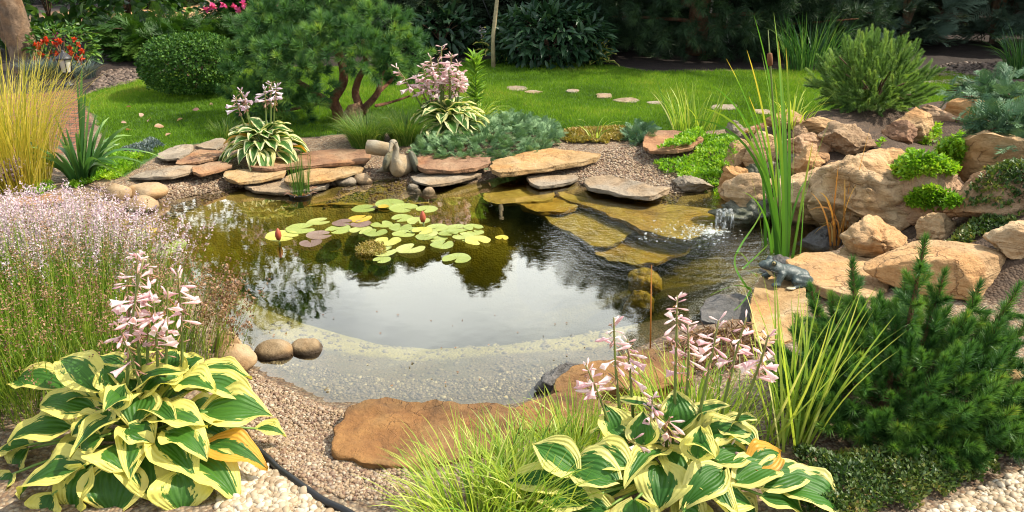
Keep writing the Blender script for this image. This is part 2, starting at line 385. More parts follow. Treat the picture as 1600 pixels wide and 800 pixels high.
MT['twig'] = plain('twig_brown', (.10, .055, .03), .9, var=.4)
MT['black'] = plain('black_plastic', (.012, .012, .013), .45)
MT['iron'] = plain('cast_iron', (.045, .045, .05), .5, .4)
MT['pole'] = plain('pole_wood', (.38, .30, .17), .8, var=.3, scale=25)
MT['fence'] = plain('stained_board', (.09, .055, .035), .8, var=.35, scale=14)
MT['frogbody'] = None
def gm():
    m = M('ground_surface'); p = m.pos()
    s1 = m.n('SeparateColor', {0: m.attr('m1', 'Color')}).outputs; s2 = m.n('SeparateColor', {0: m.attr('m2', 'Color')}).outputs
    al1 = m.attr('m1', 'Alpha'); al2 = m.attr('m2', 'Alpha')
    vo = m.n('TexVoronoi', {'Vector': p, 'Scale': 75., 'Randomness': 1.}); cell = m.n('SeparateColor', {0: vo.outputs['Color']}).outputs
    vd = vo.outputs['Distance']
    grav = m.ramp(cell[0], [(.0, (.09, .05, .03)), (.25, (.18, .11, .06)), (.5, (.24, .165, .095)), (.75, (.2, .15, .1)), (1., (.34, .27, .18))])
    grav = m.mix(m.f(vd, .45, .75, 0., .7), grav, (.09, .065, .045))
    big = m.noise(1.6, p, 6); fine = m.noise(22., p, 6, .7)
    lawn = m.ramp(fine, [(.3, (.02, .055, .006)), (.7, (.05, .115, .012))])
    mulch = m.ramp(m.noise(45., p, 4, .7), [(.3, (.010, .007, .005)), (.6, (.03, .018, .013)), (.8, (.075, .048, .036))])
    soil = m.ramp(m.noise(30., p, 6, .7), [(.3, (.03, .018, .010)), (.6, (.075, .045, .025)), (.8, (.17, .11, .065))])
    bk = m.n('TexBrick', {'Vector': p, 'Color1': (.17, .06, .028), 'Color2': (.25, .10, .045), 'Mortar': (.06, .045, .03), 'Scale': 3.2, 'Mortar Size': .03})
    silt = m.ramp(m.noise(14., p, 6, .7), [(.3, (.24, .21, .065)), (.55, (.38, .335, .115)), (.75, (.47, .42, .18))])
    alg = m.ramp(m.noise(7., p, 7, .7), [(.3, (.10, .08, .012)), (.5, (.30, .22, .035)), (.7, (.46, .35, .08))])
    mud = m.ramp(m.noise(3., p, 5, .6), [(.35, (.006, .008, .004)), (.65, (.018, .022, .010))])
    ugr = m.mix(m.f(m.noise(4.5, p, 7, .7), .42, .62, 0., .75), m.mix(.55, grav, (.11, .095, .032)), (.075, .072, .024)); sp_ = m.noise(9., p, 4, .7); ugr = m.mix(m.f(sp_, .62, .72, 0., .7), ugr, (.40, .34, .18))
    br = m.math('MULTIPLY', m.math('SUBTRACT', fine, .5), .7)
    def k(x): return m.f(m.math('ADD', x, br), .3, .7)
    c = m.mix(k(s2[2]), grav, soil)
    c = m.mix(k(s1[0]), c, lawn); c = m.mix(k(s1[1]), c, mulch); c = m.mix(s1[2], c, bk.outputs[0]); c = m.mix(al1, c, (.5, .27, .12))
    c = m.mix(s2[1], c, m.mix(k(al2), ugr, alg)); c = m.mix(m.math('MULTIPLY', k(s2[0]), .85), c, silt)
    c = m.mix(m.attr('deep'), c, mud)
    # damp shore
    z = m.n('SeparateXYZ', {0: p}).outputs[2]
    dm = m.f(z, .035, .008, 0., .6)
    c = m.mix(dm, c, m.mix(1., c, (.42, .37, .3), 'MULTIPLY'))
    h = m.math('ADD', m.math('MULTIPLY', m.math('SUBTRACT', 1., vd), 1.), fine)
    h = m.math('MULTIPLY', h, m.math('SUBTRACT', 1., m.attr('deep')))
    return m.end(c, .85, m.bump(h, .5, .02))
MT['ground'] = gm()
# ------------------------------------------------------------------ the ground: one sheet
def axis(a, b, st, far, n=14):
    g = np.geomspace(.08, far, n)
    return np.concatenate([a - g[::-1], np.arange(a, b + st / 2, st), b + g])
gx = axis(-6.5, 7.0, .045, 110); gy = axis(1.2, 12.0, .04, 150)
X, Y = np.meshgrid(gx, gy); xs, ys = X.ravel(), Y.ravel()
z, d, rk, lw, dp, n1, n2 = Zf(xs, ys, True)
bk = sd(xs, ys, BRICK); orr = sd(xs, ys, ORANGE)
far = np.clip(ss(8.2, 9.2, ys) + ss(-3.2, -3.6, xs) * ss(6, 6.8, ys), 0, 1)
back = ss(14.5, 15, ys)
mul = far * ss(0, .1, lw)
und = ss(.01, -.03, d)
frontsh = ss(.08, -.12, sd(xs, ys, polypx([(350, 430), (420, 444), (560, 455), (800, 455), (930, 458), (1000, 466), (985, 520), (900, 545), (700, 540), (520, 540), (400, 515)], 0, 3)))
alg = ss(4.2, 4.6, ys) + ss(1.0, 1.3, xs)
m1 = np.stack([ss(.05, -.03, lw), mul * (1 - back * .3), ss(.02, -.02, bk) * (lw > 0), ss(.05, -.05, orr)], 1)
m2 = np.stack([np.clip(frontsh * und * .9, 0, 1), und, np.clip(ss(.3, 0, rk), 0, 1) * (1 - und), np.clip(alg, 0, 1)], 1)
nx, ny = len(gx), len(gy)
ii = np.arange(nx * ny).reshape(ny, nx)
F = np.stack([ii[:-1, :-1], ii[:-1, 1:], ii[1:, 1:], ii[1:, :-1]], -1).reshape(-1, 4)
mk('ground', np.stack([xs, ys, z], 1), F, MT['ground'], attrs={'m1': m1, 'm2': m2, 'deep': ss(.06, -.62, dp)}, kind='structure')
# ------------------------------------------------------------------ pond water: surface with murky depth below
FALL = U(1118, 352)
def wm():
    m = M('pond_water'); p = m.pos()
    dv = m.n('VectorMath', {0: p, 1: tuple(FALL)}, operation='SUBTRACT').outputs[0]
    dl = m.n('VectorMath', {0: dv}, operation='LENGTH').outputs['Value']
    wob = m.noise(3.5, p, 3)
    ring = m.math('SINE', m.math('ADD', m.math('MULTIPLY', dl, 62.), m.math('MULTIPLY', wob, 14.)))
    fall = m.f(dl, 1.35, .1, 0., 1.)
    h1 = m.math('MULTIPLY', ring, m.math('MULTIPLY', fall, .22))
    h2 = m.math('MULTIPLY', m.noise(38., p, 3, .6), m.math('ADD', m.math('MULTIPLY', fall, 1.5), .02))
    h3 = m.math('MULTIPLY', m.noise(5., p, 2), .16)
    h = m.math('ADD', m.math('ADD', h1, h2), h3)
    nb = m.bump(h, .33, .012)
    fr = m.n('Math', {0: m.n('Fresnel', {'IOR': 1.333, 'Normal': nb}).outputs[0], 1: 2.0}, operation='MULTIPLY', use_clamp=True).outputs[0]
    gl = m.n('BsdfGlossy', {'Color': (1., .98, .92, 1), 'Roughness': .015, 'Normal': nb}).outputs[0]
    tr = m.n('BsdfTransparent', {'Color': (.97, .97, .93, 1)}).outputs[0]
    s = m.n('MixShader', {0: fr, 1: tr, 2: gl}).outputs[0]
    m.nt.links.new(s, m.out.inputs[0])
    va = m.n('VolumeAbsorption', {'Color': (.70, .73, .28, 1), 'Density': 3.0}).outputs[0]
    m.nt.links.new(va, m.out.inputs[1]); return m.m
MT['water'] = wm()
c0 = POND.mean(0)[:2]
wp = []
for i in range(len(POND)):
    t_ = POND[(i + 1) % len(POND)][:2] - POND[i - 1][:2]; nr = np.array([-t_[1], t_[0]]); nr /= np.linalg.norm(nr)
    a = POND[i][:2] + nr * .13
    if sd(np.array([a[0]]), np.array([a[1]]), POND)[0] < 0: a = POND[i][:2] - nr * .13
    wp.append(a)
bm = bmesh.new()
tv = [bm.verts.new((a[0], a[1], 0)) for a in wp]; bv = [bm.verts.new((a[0], a[1], -1.2)) for a in wp]
bm.faces.new(tv); bm.faces.new(bv[::-1])
for i in range(len(tv)): bm.faces.new((tv[i], bv[i], bv[(i + 1) % len(tv)], tv[(i + 1) % len(tv)]))
bmesh.ops.recalc_face_normals(bm, faces=bm.faces); bmesh.ops.triangulate(bm, faces=bm.faces)
me = bpy.data.meshes.new('pond_water'); bm.to_mesh(me); bm.free(); me.materials.append(MT['water'])
o = bpy.data.objects.new('pond_water', me); COL.objects.link(o); tag(o, None, None, None, 'structure')
# ------------------------------------------------------------------ stones
def rock_v(dims, seed, cuts=9, rough=.10, strata=.03, s=4, rnd=.75):
    r = np.random.default_rng(seed); V, F = ico(s); V = V.copy(); dn = V.copy()
    for i in range(cuts):
        n = r.normal(size=3); n /= np.linalg.norm(n); dd = r.uniform(rnd - .18, rnd + .12); q = V @ n; mk_ = q > dd
        V[mk_] -= ((q - dd) * .93)[mk_, None] * n
    V -= (V.max(0) + V.min(0)) / 2; V /= (V.max(0) - V.min(0)) / 2
    V = V * np.asarray(dims) / 2; sc = min(dims)
    o_ = r.uniform(0, 50, 3)
    V = V + dn * (fbm(V / sc * 2.1 + o_, seed, 5) * rough * sc)[:, None]
    if strata:
        tl = np.array([r.uniform(-.35, .35), r.uniform(-.2, .2), 1.]); zz = (V @ tl) / sc
        lay = vn(np.stack([zz * 9, V[:, 0] / sc * .6 + o_[0], V[:, 1] / sc * .6], -1), seed + 5) * 1.6
        V = V + dn * (np.clip(lay, -1, 1) * strata * sc)[:, None] * np.array([1, 1, .35])
    q_ = V / sc
    for f_, dpt in ((1.6, .05), (3.6, .03)):                     # cracks
        e_ = np.abs(vn(q_ * f_ * np.array([1, 1, 1.7]) + o_ + .35 * np.stack([fbm(q_ * 2.5 + k_, seed, 3) for k_ in (1, 5, 9)], -1), seed + int(f_ * 10)))
        V = V - dn * (ss(.16, 0, e_) * dpt * sc * rough * 9)[:, None]
    V = V + dn * (fbm(q_ * 8 + o_, seed + 3, 4) * rough * .35 * sc)[:, None]
    return V, F
def rz(V, a):
    c, s = math.cos(a), math.sin(a); return V @ np.array([[c, s, 0], [-s, c, 0], [0, 0, 1]])
def rx(V, a):
    c, s = math.cos(a), math.sin(a); return V @ np.array([[1, 0, 0], [0, c, s], [0, -s, c]])
def ry(V, a):
    c, s = math.cos(a), math.sin(a); return V @ np.array([[c, 0, -s], [0, 1, 0], [s, 0, c]])
def boulder(x0, y0, x1, y1, mat_, seed, label, dep=.75, z=None, rot=0, roll=0, pitch=0, cuts=13, rough=.12, strata=.035, s=5, rnd=.66, sink=.12, name='boulder', cat='boulder', group=None, up=0):
    cx = (x0 + x1) / 2; b = G(cx, y1)
    if z is not None and (z < 0 or b[2] < z): b = U(cx, y1, z)
    D = dist(b); k = D / FPX; W_ = (x1 - x0) * k; a = math.asin((H - b[2]) / D)
    dp_ = W_ * dep; hh = max(((y1 - y0) * k - dp_ * .72 * math.sin(a)) / math.cos(a), W_ * .22) * (1 + sink)
    gap = max(0., b[2] - float(Zf(b[0], b[1] + dp_ * .42)) + .02); up = up - gap; hh += gap
    V, F = rock_v((W_, dp_, hh), seed, cuts, rough, strata, s, rnd)
    V = ry(rx(V, pitch), roll); V = rz(V, rot)
    V = V + b + np.array([0, dp_ * .42, hh * .5 - hh * sink / (1 + sink) + up])
    return mk(name, V, F, MT[mat_], label=label, cat=cat, group=group)
def slab(pxs, ztop, th, mat_, seed, label, name='flagstone', cat='flagstone', group=None, rough=.012, tilt=(0, 0), bev=.012):
    P = smooth_poly(np.array([U(a, b, ztop) for a, b in pxs]), 2); th = th * .54
    # even resample
    seg = np.linalg.norm(np.roll(P, -1, 0) - P, axis=1); cs = np.concatenate([[0], np.cumsum(seg)]); n = 110
    Pc = np.concatenate([P, P[:1]]); q = np.linspace(0, cs[-1], n, endpoint=False)
    O = np.stack([np.interp(q, cs, Pc[:, i]) for i in range(2)], 1); c = O.mean(0)
    sz = np.sqrt(np.mean((O - c) ** 2)) * 2
    an = np.stack([O[:, 0] * 5, O[:, 1] * 5, np.full(n, seed * 3.3)], 1)
    O = c + (O - c) * (1 + (.13 * fbm(an, seed, 5) + .05 * np.sign(vn(an * 3.1, seed + 2)) * np.abs(vn(an * 3.1, seed + 2)))[:, None])
    rings = []; 
    lays = [(-1, .93), (-.72, .985), (-.68, .955), (-.4, 1.0), (-.36, .965), (-.12, 1.0), (-.03, .99), (0, .97), (0, .93), (0, .84), (0, .7), (0, .55), (0, .4), (0, .25), (0, .1)]
    for zz, f in lays:
        f_ = 1 - (1 - f) * (.12 / max(sz, .12)) ** .5 * (1.3 if zz < 0 else 1)
        r2 = c + (O - c) * f_; rings.append(np.concatenate([r2, np.full((n, 1), ztop + zz * th)], 1))
    V = np.concatenate(rings); k = len(lays)
    P3 = V * 1.0
    V[:, 2] += np.where(V[:, 2] > ztop - th * .9, fbm(P3 * np.array([5, 5, 18]), seed, 5) * rough * 1.6, 0)
    dn = np.concatenate([V[:, :2] - c, np.zeros((len(V), 1))], 1); dn = unit(dn)
    V += dn * (fbm(P3 * np.array([14, 14, 40]), seed + 9, 3) * rough)[:, None] * (np.abs(V[:, 2:3] - ztop) > -1)
    V[:, 2] += (V[:, 0] - c[0]) * tilt[0] + (V[:, 1] - c[1]) * tilt[1]
    F = [(i * n + j, i * n + (j + 1) % n, (i + 1) * n + (j + 1) % n, (i + 1) * n + j) for i in range(k - 1) for j in range(n)]
    V = np.concatenate([V, [[c[0], c[1], V[-n:, 2].mean()]]]); T = [((k - 1) * n + j, (k - 1) * n + (j + 1) % n, k * n) for j in range(n)]
    return mk(name, V, [np.array(F), np.array(T)], MT[mat_], label=label, cat=cat, group=group)
SG = 'flagstones edging the far shore'
slab([(350,268),(436,264),(442,273),(372,284)], .075, .05, 'ochre', 1, 'ochre flagstone, leftmost of the far shore ledge behind the rush pot', group=SG)
slab([(380,291),(440,277),(516,286),(488,296),(430,300)], .03, .05, 'grey', 2, 'pale grey flagstone partly under the rush at the far shore waterline', group=SG)
slab([(446,276),(500,258),(556,259),(566,265),(505,282),(452,286)], .075, .045, 'ochre', 3, 'pale ochre flagstone beside the rush, in front of the long red one', group=SG)
slab([(386,256),(500,235),(570,233),(580,250),(500,256),(412,263)], .11, .05, 'red', 4, 'long reddish flagstone below the striped hosta, behind the rush', group=SG)
slab([(648,247),(688,240),(766,247),(742,262),(662,264)], .105, .06, 'red', 5, 'orange red flagstone right of the goose statue', group=SG)
slab([(640,276),(700,265),(754,271),(690,287),(658,285)], .05, .045, 'grey', 6, 'flat grey flagstone at the waterline right of the goose statue', group=SG)
slab([(760,258),(808,240),(860,232),(934,240),(908,252),(840,262),(784,268)], .115, .075, 'ochre', 7, 'large ochre flagstone overhanging the water in front of the silver green juniper mat', group=SG)
slab([(824,276),(900,272),(892,282),(842,289)], .04, .06, 'grey', 8, 'small grey flagstone at the waterline under the large ochre one', group=SG)
slab([(916,278),(940,271),(980,279),(1046,290),(1014,305),(964,298),(924,291)], .06, .07, 'grey', 9, 'long rough grey flagstone at the waterline in front of the gravel patch', group=SG, rough=.025)
slab([(1014,205),(1092,208),(1084,230),(1030,236),(1008,230)], .17, .05, 'red', 10, 'pinkish flagstone between the lawn and the bright green ground cover')
PG = 'flagstones of the left path'
slab([(276,250),(310,233),(350,236),(334,248),(284,255)], .12, .04, 'red', 11, 'terracotta flagstone in the left path, farther from the water than its red twin', group=PG)
slab([(300,262),(352,250),(364,258),(314,272)], .11, .04, 'red', 12, 'terracotta flagstone in the left path, nearest the ochre shore ledge', group=PG)
slab([(244,246),(262,230),(292,225),(304,230),(280,246)], .13, .04, 'grey', 13, 'grey flagstone of the left path touching the lawn edge', group=PG)
slab([(200,276),(252,262),(300,258),(310,262),(270,276)], .10, .04, 'grey', 14, 'long grey flagstone of the left path above the three cobbles', group=PG)
slab([(306,226),(338,214),(352,219),(338,232)], .13, .04, 'grey', 15, 'tan grey flagstone of the left path below the left hosta flowers', group=PG)
slab([(-10,316),(30,300),(96,304),(92,314),(20,324)], .09, .05, 'red', 16, 'red flagstone behind the pale lavender flowers at the left edge')
UG = 'algae covered slabs under the water'
for i, (px, zt, lb) in enumerate([
    ([(894,310),(904,295),(968,297),(1042,321),(1120,332),(1098,355),(1050,364),(998,355),(982,344),(938,325)], -.035, 'largest algae brown slab under the shallow water below the far grey stone'),
    ([(848,331),(904,327),(942,336),(990,352),(942,377),(904,362)], -.09, 'sunken yellow brown slab in the middle of the steps down to deep water'),
    ([(942,370),(1042,366),(1080,381),(1024,404),(976,405),(945,396)], -.13, 'dark sunken slab, the deepest step in front of the foam bubbles'),
    ([(770,296),(825,288),(857,295),(855,308),(803,314),(770,312)], -.03, 'yellow algae slab under the water in front of the small grey flagstone'),
    ([(818,316),(885,312),(897,325),(844,329)], -.06, 'small yellow algae slab between two larger sunken ones'),
    ([(440,320),(520,296),(640,300),(700,302),(650,316),(540,318)], -.06, 'long pale sunken slab in front of the goose statue')]):
    cx_, cy_ = np.mean(px, 0); px = [(cx_ + (a - cx_) * 1.2, cy_ + (b_ - cy_) * 1.26) for a, b_ in px]
    slab(px, zt, .05, 'algae', 20 + i, lb, name='sunken_slab', cat='stone slab', group=UG, rough=.016)
slab([(516,704),(524,655),(544,632),(578,621),(640,621),(722,627),(786,634),(815,650),(790,694),(700,722),(600,738),(540,720)], .085, .12, 'rust', 30, 'big rust brown sandstone slab at the near shore beside the gravel beach', name='sandstone_slab', cat='stone slab', rough=.03)
slab([(796,640),(850,619),(900,613),(985,604),(985,655),(880,676),(806,668)], .08, .09, 'rust', 31, 'rust brown slab half hidden by the striped grass, right of the big one', name='sandstone_slab', cat='stone slab', rough=.025)
slab([(862,596),(905,566),(990,545),(1060,552),(1075,600),(985,618),(880,604)], .11, .11, 'rust', 32, 'orange sandstone slab behind the near hosta flower stalks', name='sandstone_slab', cat='stone slab', rough=.03)
boulder(836, 556, 916, 612, 'wetgrey', 33, 'wet black rock at the waterline behind the near hosta flowers', dep=.9, z=0.0, rough=.12)
slab([(1096,500),(1102,468),(1150,458),(1180,470),(1186,494),(1150,506)], .03, .05, 'wetgrey', 34, 'dark wet slab lying at the waterline left of the frog', name='stone_slab', cat='stone slab')
slab([(1172,510),(1174,462),(1188,432),(1214,428),(1250,446),(1262,470),(1244,520),(1200,540)], .085, .07, 'ochre', 35, 'ochre slab that the frog statue sits on', name='stone_slab', cat='stone slab', rough=.018)
slab([(1236,430),(1244,400),(1300,390),(1376,404),(1396,440),(1370,462),(1300,458)], .10, .08, 'tan', 36, 'flat tan slab right of the frog behind the near pine', name='stone_slab', cat='stone slab', rough=.02)
GS = 'stepping stones across the lawn'
for i, (cx, cy, w_, h_, lb) in enumerate([(808,137,34,8,'pale stepping stone on the lawn, the leftmost one, behind the tall lily'), (832,143,22,5,'small stepping stone just right of the leftmost one'), (894,141,22,5,'small stepping stone on the lawn between the two pairs'), (944,149,34,7,'wide pale stepping stone in the middle of the lawn'), (980,156,36,8,'tan stepping stone right of the widest one'), (1024,160,20,5,'narrow stepping stone left of the pale variegated grass'), (1132,167,54,9,'long stepping stone behind the pale variegated grass'), (1192,174,34,8,'grey stepping stone on the lawn behind the cattails'), (716,128,26,6,'stepping stone seen behind the pink hosta flowers')]):
    a = np.linspace(0, 2 * math.pi, 7)[:-1]
    slab([(cx + w_ / 2 * math.cos(q) * (1 + .38 * math.sin(2 * q + i * 1.7) + .12 * math.sin(3 * q + i)), cy + h_ / 2 * math.sin(q)) for q in a], .014 + float(Zf(*U(cx, cy, .14)[:2])), .05, 'grey', 40 + i, lb, name='stepping_stone', cat='stepping stone', group=GS, rough=.006)
RB = 'boulders of the rockery'
boulder(1252,214,1476,350,'cream',60,'huge layered cream boulder, the biggest of the rockery, beside the cattails', dep=.95, rot=-.12, roll=-.16, pitch=.42, cuts=10, rough=.15, strata=.05, s=6, z=.06, rnd=.76, group=RB)
boulder(1398,244,1516,352,'pinkrock',61,'pinkish tan boulder under the two green patches, right end of the huge one', dep=.8, z=.16, pitch=.2, cuts=12, strata=.03, group=RB)
boulder(1333,343,1428,414,'cream',62,'squat cream boulder above the flat tan slab, left of the near pine tip', dep=.85, z=.07, rough=.14, strata=.04, group=RB)
boulder(1492,203,1596,300,'tan',63,'tall wedge shaped tan boulder under the blue green juniper', dep=.6, z=.24, roll=.3, pitch=.2, cuts=11, rough=.07, strata=.015, rnd=.56, group=RB)
boulder(1500,270,1660,342,'brown',64,'long slanting brown boulder at the right edge below the wedge shaped one', dep=.5, z=.2, roll=-.25, strata=.04, group=RB)
boulder(1388,384,1630,470,'tan',65,'broad low orange tan boulder behind the near pine', dep=.5, z=.1, cuts=7, rough=.06, strata=.01, s=5, roll=.06, group=RB)
boulder(1555,350,1640,405,'cream',66,'cream boulder at the right edge above the broad orange one', dep=.7, z=.2, group=RB)
boulder(1290,190,1378,240,'brown',67,'brown boulder with a pitted face just below the round pine', dep=.8, z=.3, rough=.2, strata=.06, group=RB)
boulder(1236,206,1300,246,'pinkrock',68,'pale boulder left of the pitted brown one', dep=.8, z=.26, rough=.15, group=RB)
boulder(1255,180,1325,212,'tan',69,'low tan boulder left of the round pine at the lawn edge', dep=.8, z=.3, group=RB)
boulder(1394,186,1446,216,'red',70,'small pinkish boulder right of the round pine foot', dep=.8, z=.35, group=RB)
boulder(1404,168,1478,208,'tan',71,'smooth tan boulder behind the small pinkish one', dep=.8, z=.36, cuts=7, rough=.06, group=RB)
boulder(1448,166,1500,188,'pinkrock',72,'flat pale boulder on the lawn edge right of the smooth tan one', dep=.9, z=.36, group=RB)
boulder(1490,158,1545,184,'brown',73,'dark brown flat boulder at the upper right under the spreading juniper', dep=.8, z=.38, group=RB)
boulder(1500,156,1620,196,'tan',74,'wide tan boulder at the upper right edge behind the juniper', dep=.6, z=.34, rough=.06, group=RB)
boulder(1164,205,1222,262,'cream',75,'upright cream boulder behind the cattail leaves', dep=.7, z=.16, cuts=8, rough=.07, strata=.01, group=RB)
boulder(1138,212,1176,248,'tan',76,'tan boulder at the right end of the bright green ground cover', dep=.8, z=.2, group=RB)
boulder(1128,252,1172,284,'tan',77,'small blocky tan stone above the mossy ledge', dep=.8, z=.12, cuts=12, group=RB)
boulder(1136,262,1226,330,'cream',78,'cream rock left of the cattails leaning over the stream', dep=.7, z=.06, roll=-.25, cuts=12, strata=.04, group=RB)
boulder(1118,286,1256,344,'mossy',79,'mossy wet ledge rock over which the water falls', dep=.55, z=.02, roll=-.06, rough=.2, strata=.07, s=5, name='ledge_rock', cat='rock')
boulder(1238,226,1286,284,'tan',80,'tan stone beside the stream left of the huge boulder', dep=.7, z=.14, group=RB)
boulder(1240,196,1262,222,'brown',91,'little brown stone left of the pale boulder behind the cattails', dep=.8, z=.26, group=RB)
boulder(1200,172,1262,204,'tan',92,'low stone behind the cattail tops at the lawn edge', dep=.8, z=.2, group=RB)
boulder(1052,271,1116,302,'grey',81,'rough grey stone at the waterline below the bright green ground cover', dep=.7, z=.0, rough=.14, strata=.05)
boulder(1446,330,1500,362,'tan',82,'small tan stone under the lower green patch', dep=.8, z=.2, group=RB)
boulder(1136,184,1170,204,'grey',83,'small grey stone at the lawn edge left of the cattails', dep=.9, z=.17)
boulder(1562,580,1640,640,'ochre',84,'ochre stone at the right edge beside the near pine', dep=.8, z=.1)
boulder(1380,408,1440,452,'tan',85,'tan stone corner between the squat boulder and the near pine', dep=.9, z=.08, group=RB)
boulder(1190,395,1262,436,'wetgrey',86,'wet dark stone at the cattail foot behind the frog', dep=.8, z=-.02, name='wet_stone', cat='rock')
boulder(1255,345,1345,395,'wetgrey',87,'dark wet stone in the hollow under the huge boulder', dep=.8, z=-.04, name='wet_stone', cat='rock')
CG = 'smooth cobbles at the pond edge'
def cobble(x0, y0, x1, y1, m_, seed, lb, z=None, dep=.8): boulder(x0, y0, x1, y1, m_, seed, lb, dep=dep, z=z, cuts=5, rough=.035, strata=0, s=4, rnd=.86, name='cobble', cat='cobble', group=CG, sink=.2)
cobble(162,286,200,315,'cobble',100,'tan cobble, left one of the trio at the left shore')
cobble(194,285,252,313,'cobble',101,'larger tan cobble, right one of the trio at the left shore')
cobble(194,304,240,332,'cobble',102,'tan cobble, front one of the trio at the left shore')
cobble(393,526,454,564,'cobbled',103,'brown cobble standing in the shallow water by the gravel beach', z=-.01)
cobble(450,526,502,560,'cobbled',104,'darker cobble in the water right of the brown one', z=-.02)
cobble(330,532,394,584,'cobble',105,'tan cobble at the foot of the lavender beside the gravel beach', z=.02)
cobble(332,512,376,550,'cobble',106,'pale cobble half hidden by the lavender sprigs', z=.03)
cobble(522,274,556,290,'grey',107,'grey cobble right of the rush pot, left one of a pair', z=.0)
cobble(550,266,580,281,'cobble',108,'tan cobble left of the goose statue', z=.03)
cobble(658,288,682,304,'grey',109,'dark rounded cobble in the water below the grey flagstone', z=-.01)
cobble(634,284,656,297,'grey',110,'grey cobble at the goose statue foot, near the flagstone', z=0)
cobble(645,291,659,300,'grey',111,'smallest grey cobble in the water below the goose statue', z=0)
boulder(985,412,1040,446,'algae',112,'round algae covered stone under the water near the deep edge', dep=.9, z=-.16, cuts=5, strata=0, name='sunken_stone', cat='rock')
boulder(978,442,1024,466,'algae',113,'smaller algae covered stone under the water, in front of the round one', dep=.9, z=-.14, cuts=5, strata=0, name='sunken_stone', cat='rock')
SR = 'rubble stones in the stream gap'
for i, (cx, cy, w_) in enumerate([(1212,262,16),(1228,280,20),(1244,296,18),(1222,300,14),(1206,246,14),(1236,252,18),(1252,268,14),(1262,246,20),(1216,232,16),(1248,312,16),(1270,222,16),(1284,248,14),(1190,250,14),(1182,268,16)]):
    boulder(cx - w_, cy - w_ * .8, cx + w_, cy + w_ * .7, ['grey', 'mossy', 'tan', 'brown'][i % 4], 300 + i, 'small rubble stone in the stream gap between the cattails and the huge boulder', dep=.9, z=None, s=4, name='rubble_stone', cat='stone', group=SR)
# ------------------------------------------------------------------ gravel, pebbles
def pebm(name, stops):
    m = M(name); t = m.attr('tint'); nz = m.noise(60., m.pos(), 4)
    c = m.mix(m.f(nz, .4, .7, 0., .35), m.ramp(t, stops), (.3, .22, .15))
    z = m.n('SeparateXYZ', {0: m.pos()}).outputs[2]
    c = m.mix(m.f(z, .035, .01, 0., .6), c, m.mix(1., c, (.45, .4, .33), 'MULTIPLY'))
    return m.end(c, .6)
MT['peb'] = pebm('gravel_pebbles', [(0, (.09, .045, .028)), (.2, (.17, .095, .052)), (.4, (.23, .155, .085)), (.6, (.30, .21, .12)), (.8, (.19, .14, .1)), (1, (.44, .36, .25))])
MT['wpeb'] = pebm('white_pebbles', [(0, (.22, .15, .08)), (.3, (.34, .26, .16)), (.7, (.41, .34, .24)), (1, (.5, .45, .36))])
def pebbles(pts, lo, hi, name, m_, label, cat, s=1, lift=.25):
    n = len(pts); V, F = ico(s); a = rng.uniform(0, 6.28, n); t = rng.uniform(-.35, .35, n); sz = lo * .75 + (hi * 1.7 - lo * .75) * rng.beta(1.6, 4.5, n)
    ca, sa, z0 = np.cos(a), np.sin(a), np.zeros(n)
    D = np.stack([ca, sa, t], 1); N = np.stack([z0 + rng.normal(size=n) * .3, z0, z0 + 1], 1)
    S = np.stack([sz * rng.uniform(.6, .85, n), sz, sz * rng.uniform(.42, .65, n)], 1) * .5
    P = np.stack([pts[:, 0], pts[:, 1], Zf(pts[:, 0], pts[:, 1]) + S[:, 2] * lift], 1)
    VV, FF = tile(V, F, frames(D, N), P, S)
    mk(name, VV, FF, m_, attrs={'tint': rep(rng.random(n), len(V))}, label=label, cat=cat, kind='stuff')
b1 = inpoly([(330,560),(380,552),(410,580),(470,606),(520,630),(540,640),(520,700),(560,730),(640,740),(640,800),(540,800),(430,740),(400,705),(380,660),(330,600)], 7500, .05)
b2 = inpoly([(340,520),(405,560),(460,596),(520,628),(800,628),(850,604),(860,575),(740,588),(560,588),(430,562),(390,540)], 2600, -.02)
MT['upeb'] = pebm('wet_pebbles', [(0, (.06, .045, .018)), (.4, (.13, .10, .04)), (.8, (.17, .14, .06)), (.93, (.26, .22, .1)), (1, (.5, .45, .26))])
pebbles(b2, .009, .022, 'shallow_pebbles', MT['upeb'], 'dark pebbles under the shallow near water', 'gravel', lift=.1)
b2b = inpoly([(420,500),(1000,510),(960,560),(800,620),(520,620),(400,560)], 500, -.03)
pebbles(b2b, .012, .03, 'shallow_stones', MT['upeb'], 'larger scattered stones under the shallow near water', 'gravel', lift=.1)
pebbles(b1, .009, .019, 'beach_gravel', MT['peb'], 'brown and tan gravel of the small beach in front of the pond', 'gravel')
b3 = inpoly([(900,250),(940,236),(1000,222),(1050,238),(1080,275),(1050,290),(980,274),(910,272)], 4200, .1)
b4 = inpoly([(580,250),(650,262),(650,276),(640,285),(560,285),(500,292),(560,262)], 1100, .08)
b5 = inpoly([(120,318),(190,318),(260,315),(350,286),(400,264),(345,262),(270,280),(150,290)], 4200, .08)
pebbles(np.concatenate([b3, b4, b5]), .012, .026, 'shore_gravel', MT['peb'], 'brown gravel between the flagstones on the far shore', 'gravel')
b6 = inpoly([(330,830),(350,770),(372,735),(402,722),(440,748),(500,792),(560,830)], 1500, .08)
pebbles(b6, .018, .03, 'white_pebbles', MT['wpeb'], 'white pebbles beside the left hosta at the bottom edge', 'pebbles', lift=.5, s=2)
b7 = inpoly([(1440,810),(1500,780),(1550,757),(1620,735),(1700,800),(1500,850)], 1200, .1)
pebbles(b7, .016, .028, 'cream_pebbles', MT['wpeb'], 'cream pebbles in the bottom right corner', 'pebbles', lift=.5, s=2)
b8 = inpoly([(1440,126),(1500,122),(1560,128),(1620,140),(1620,146),(1500,130)], 900, .15)
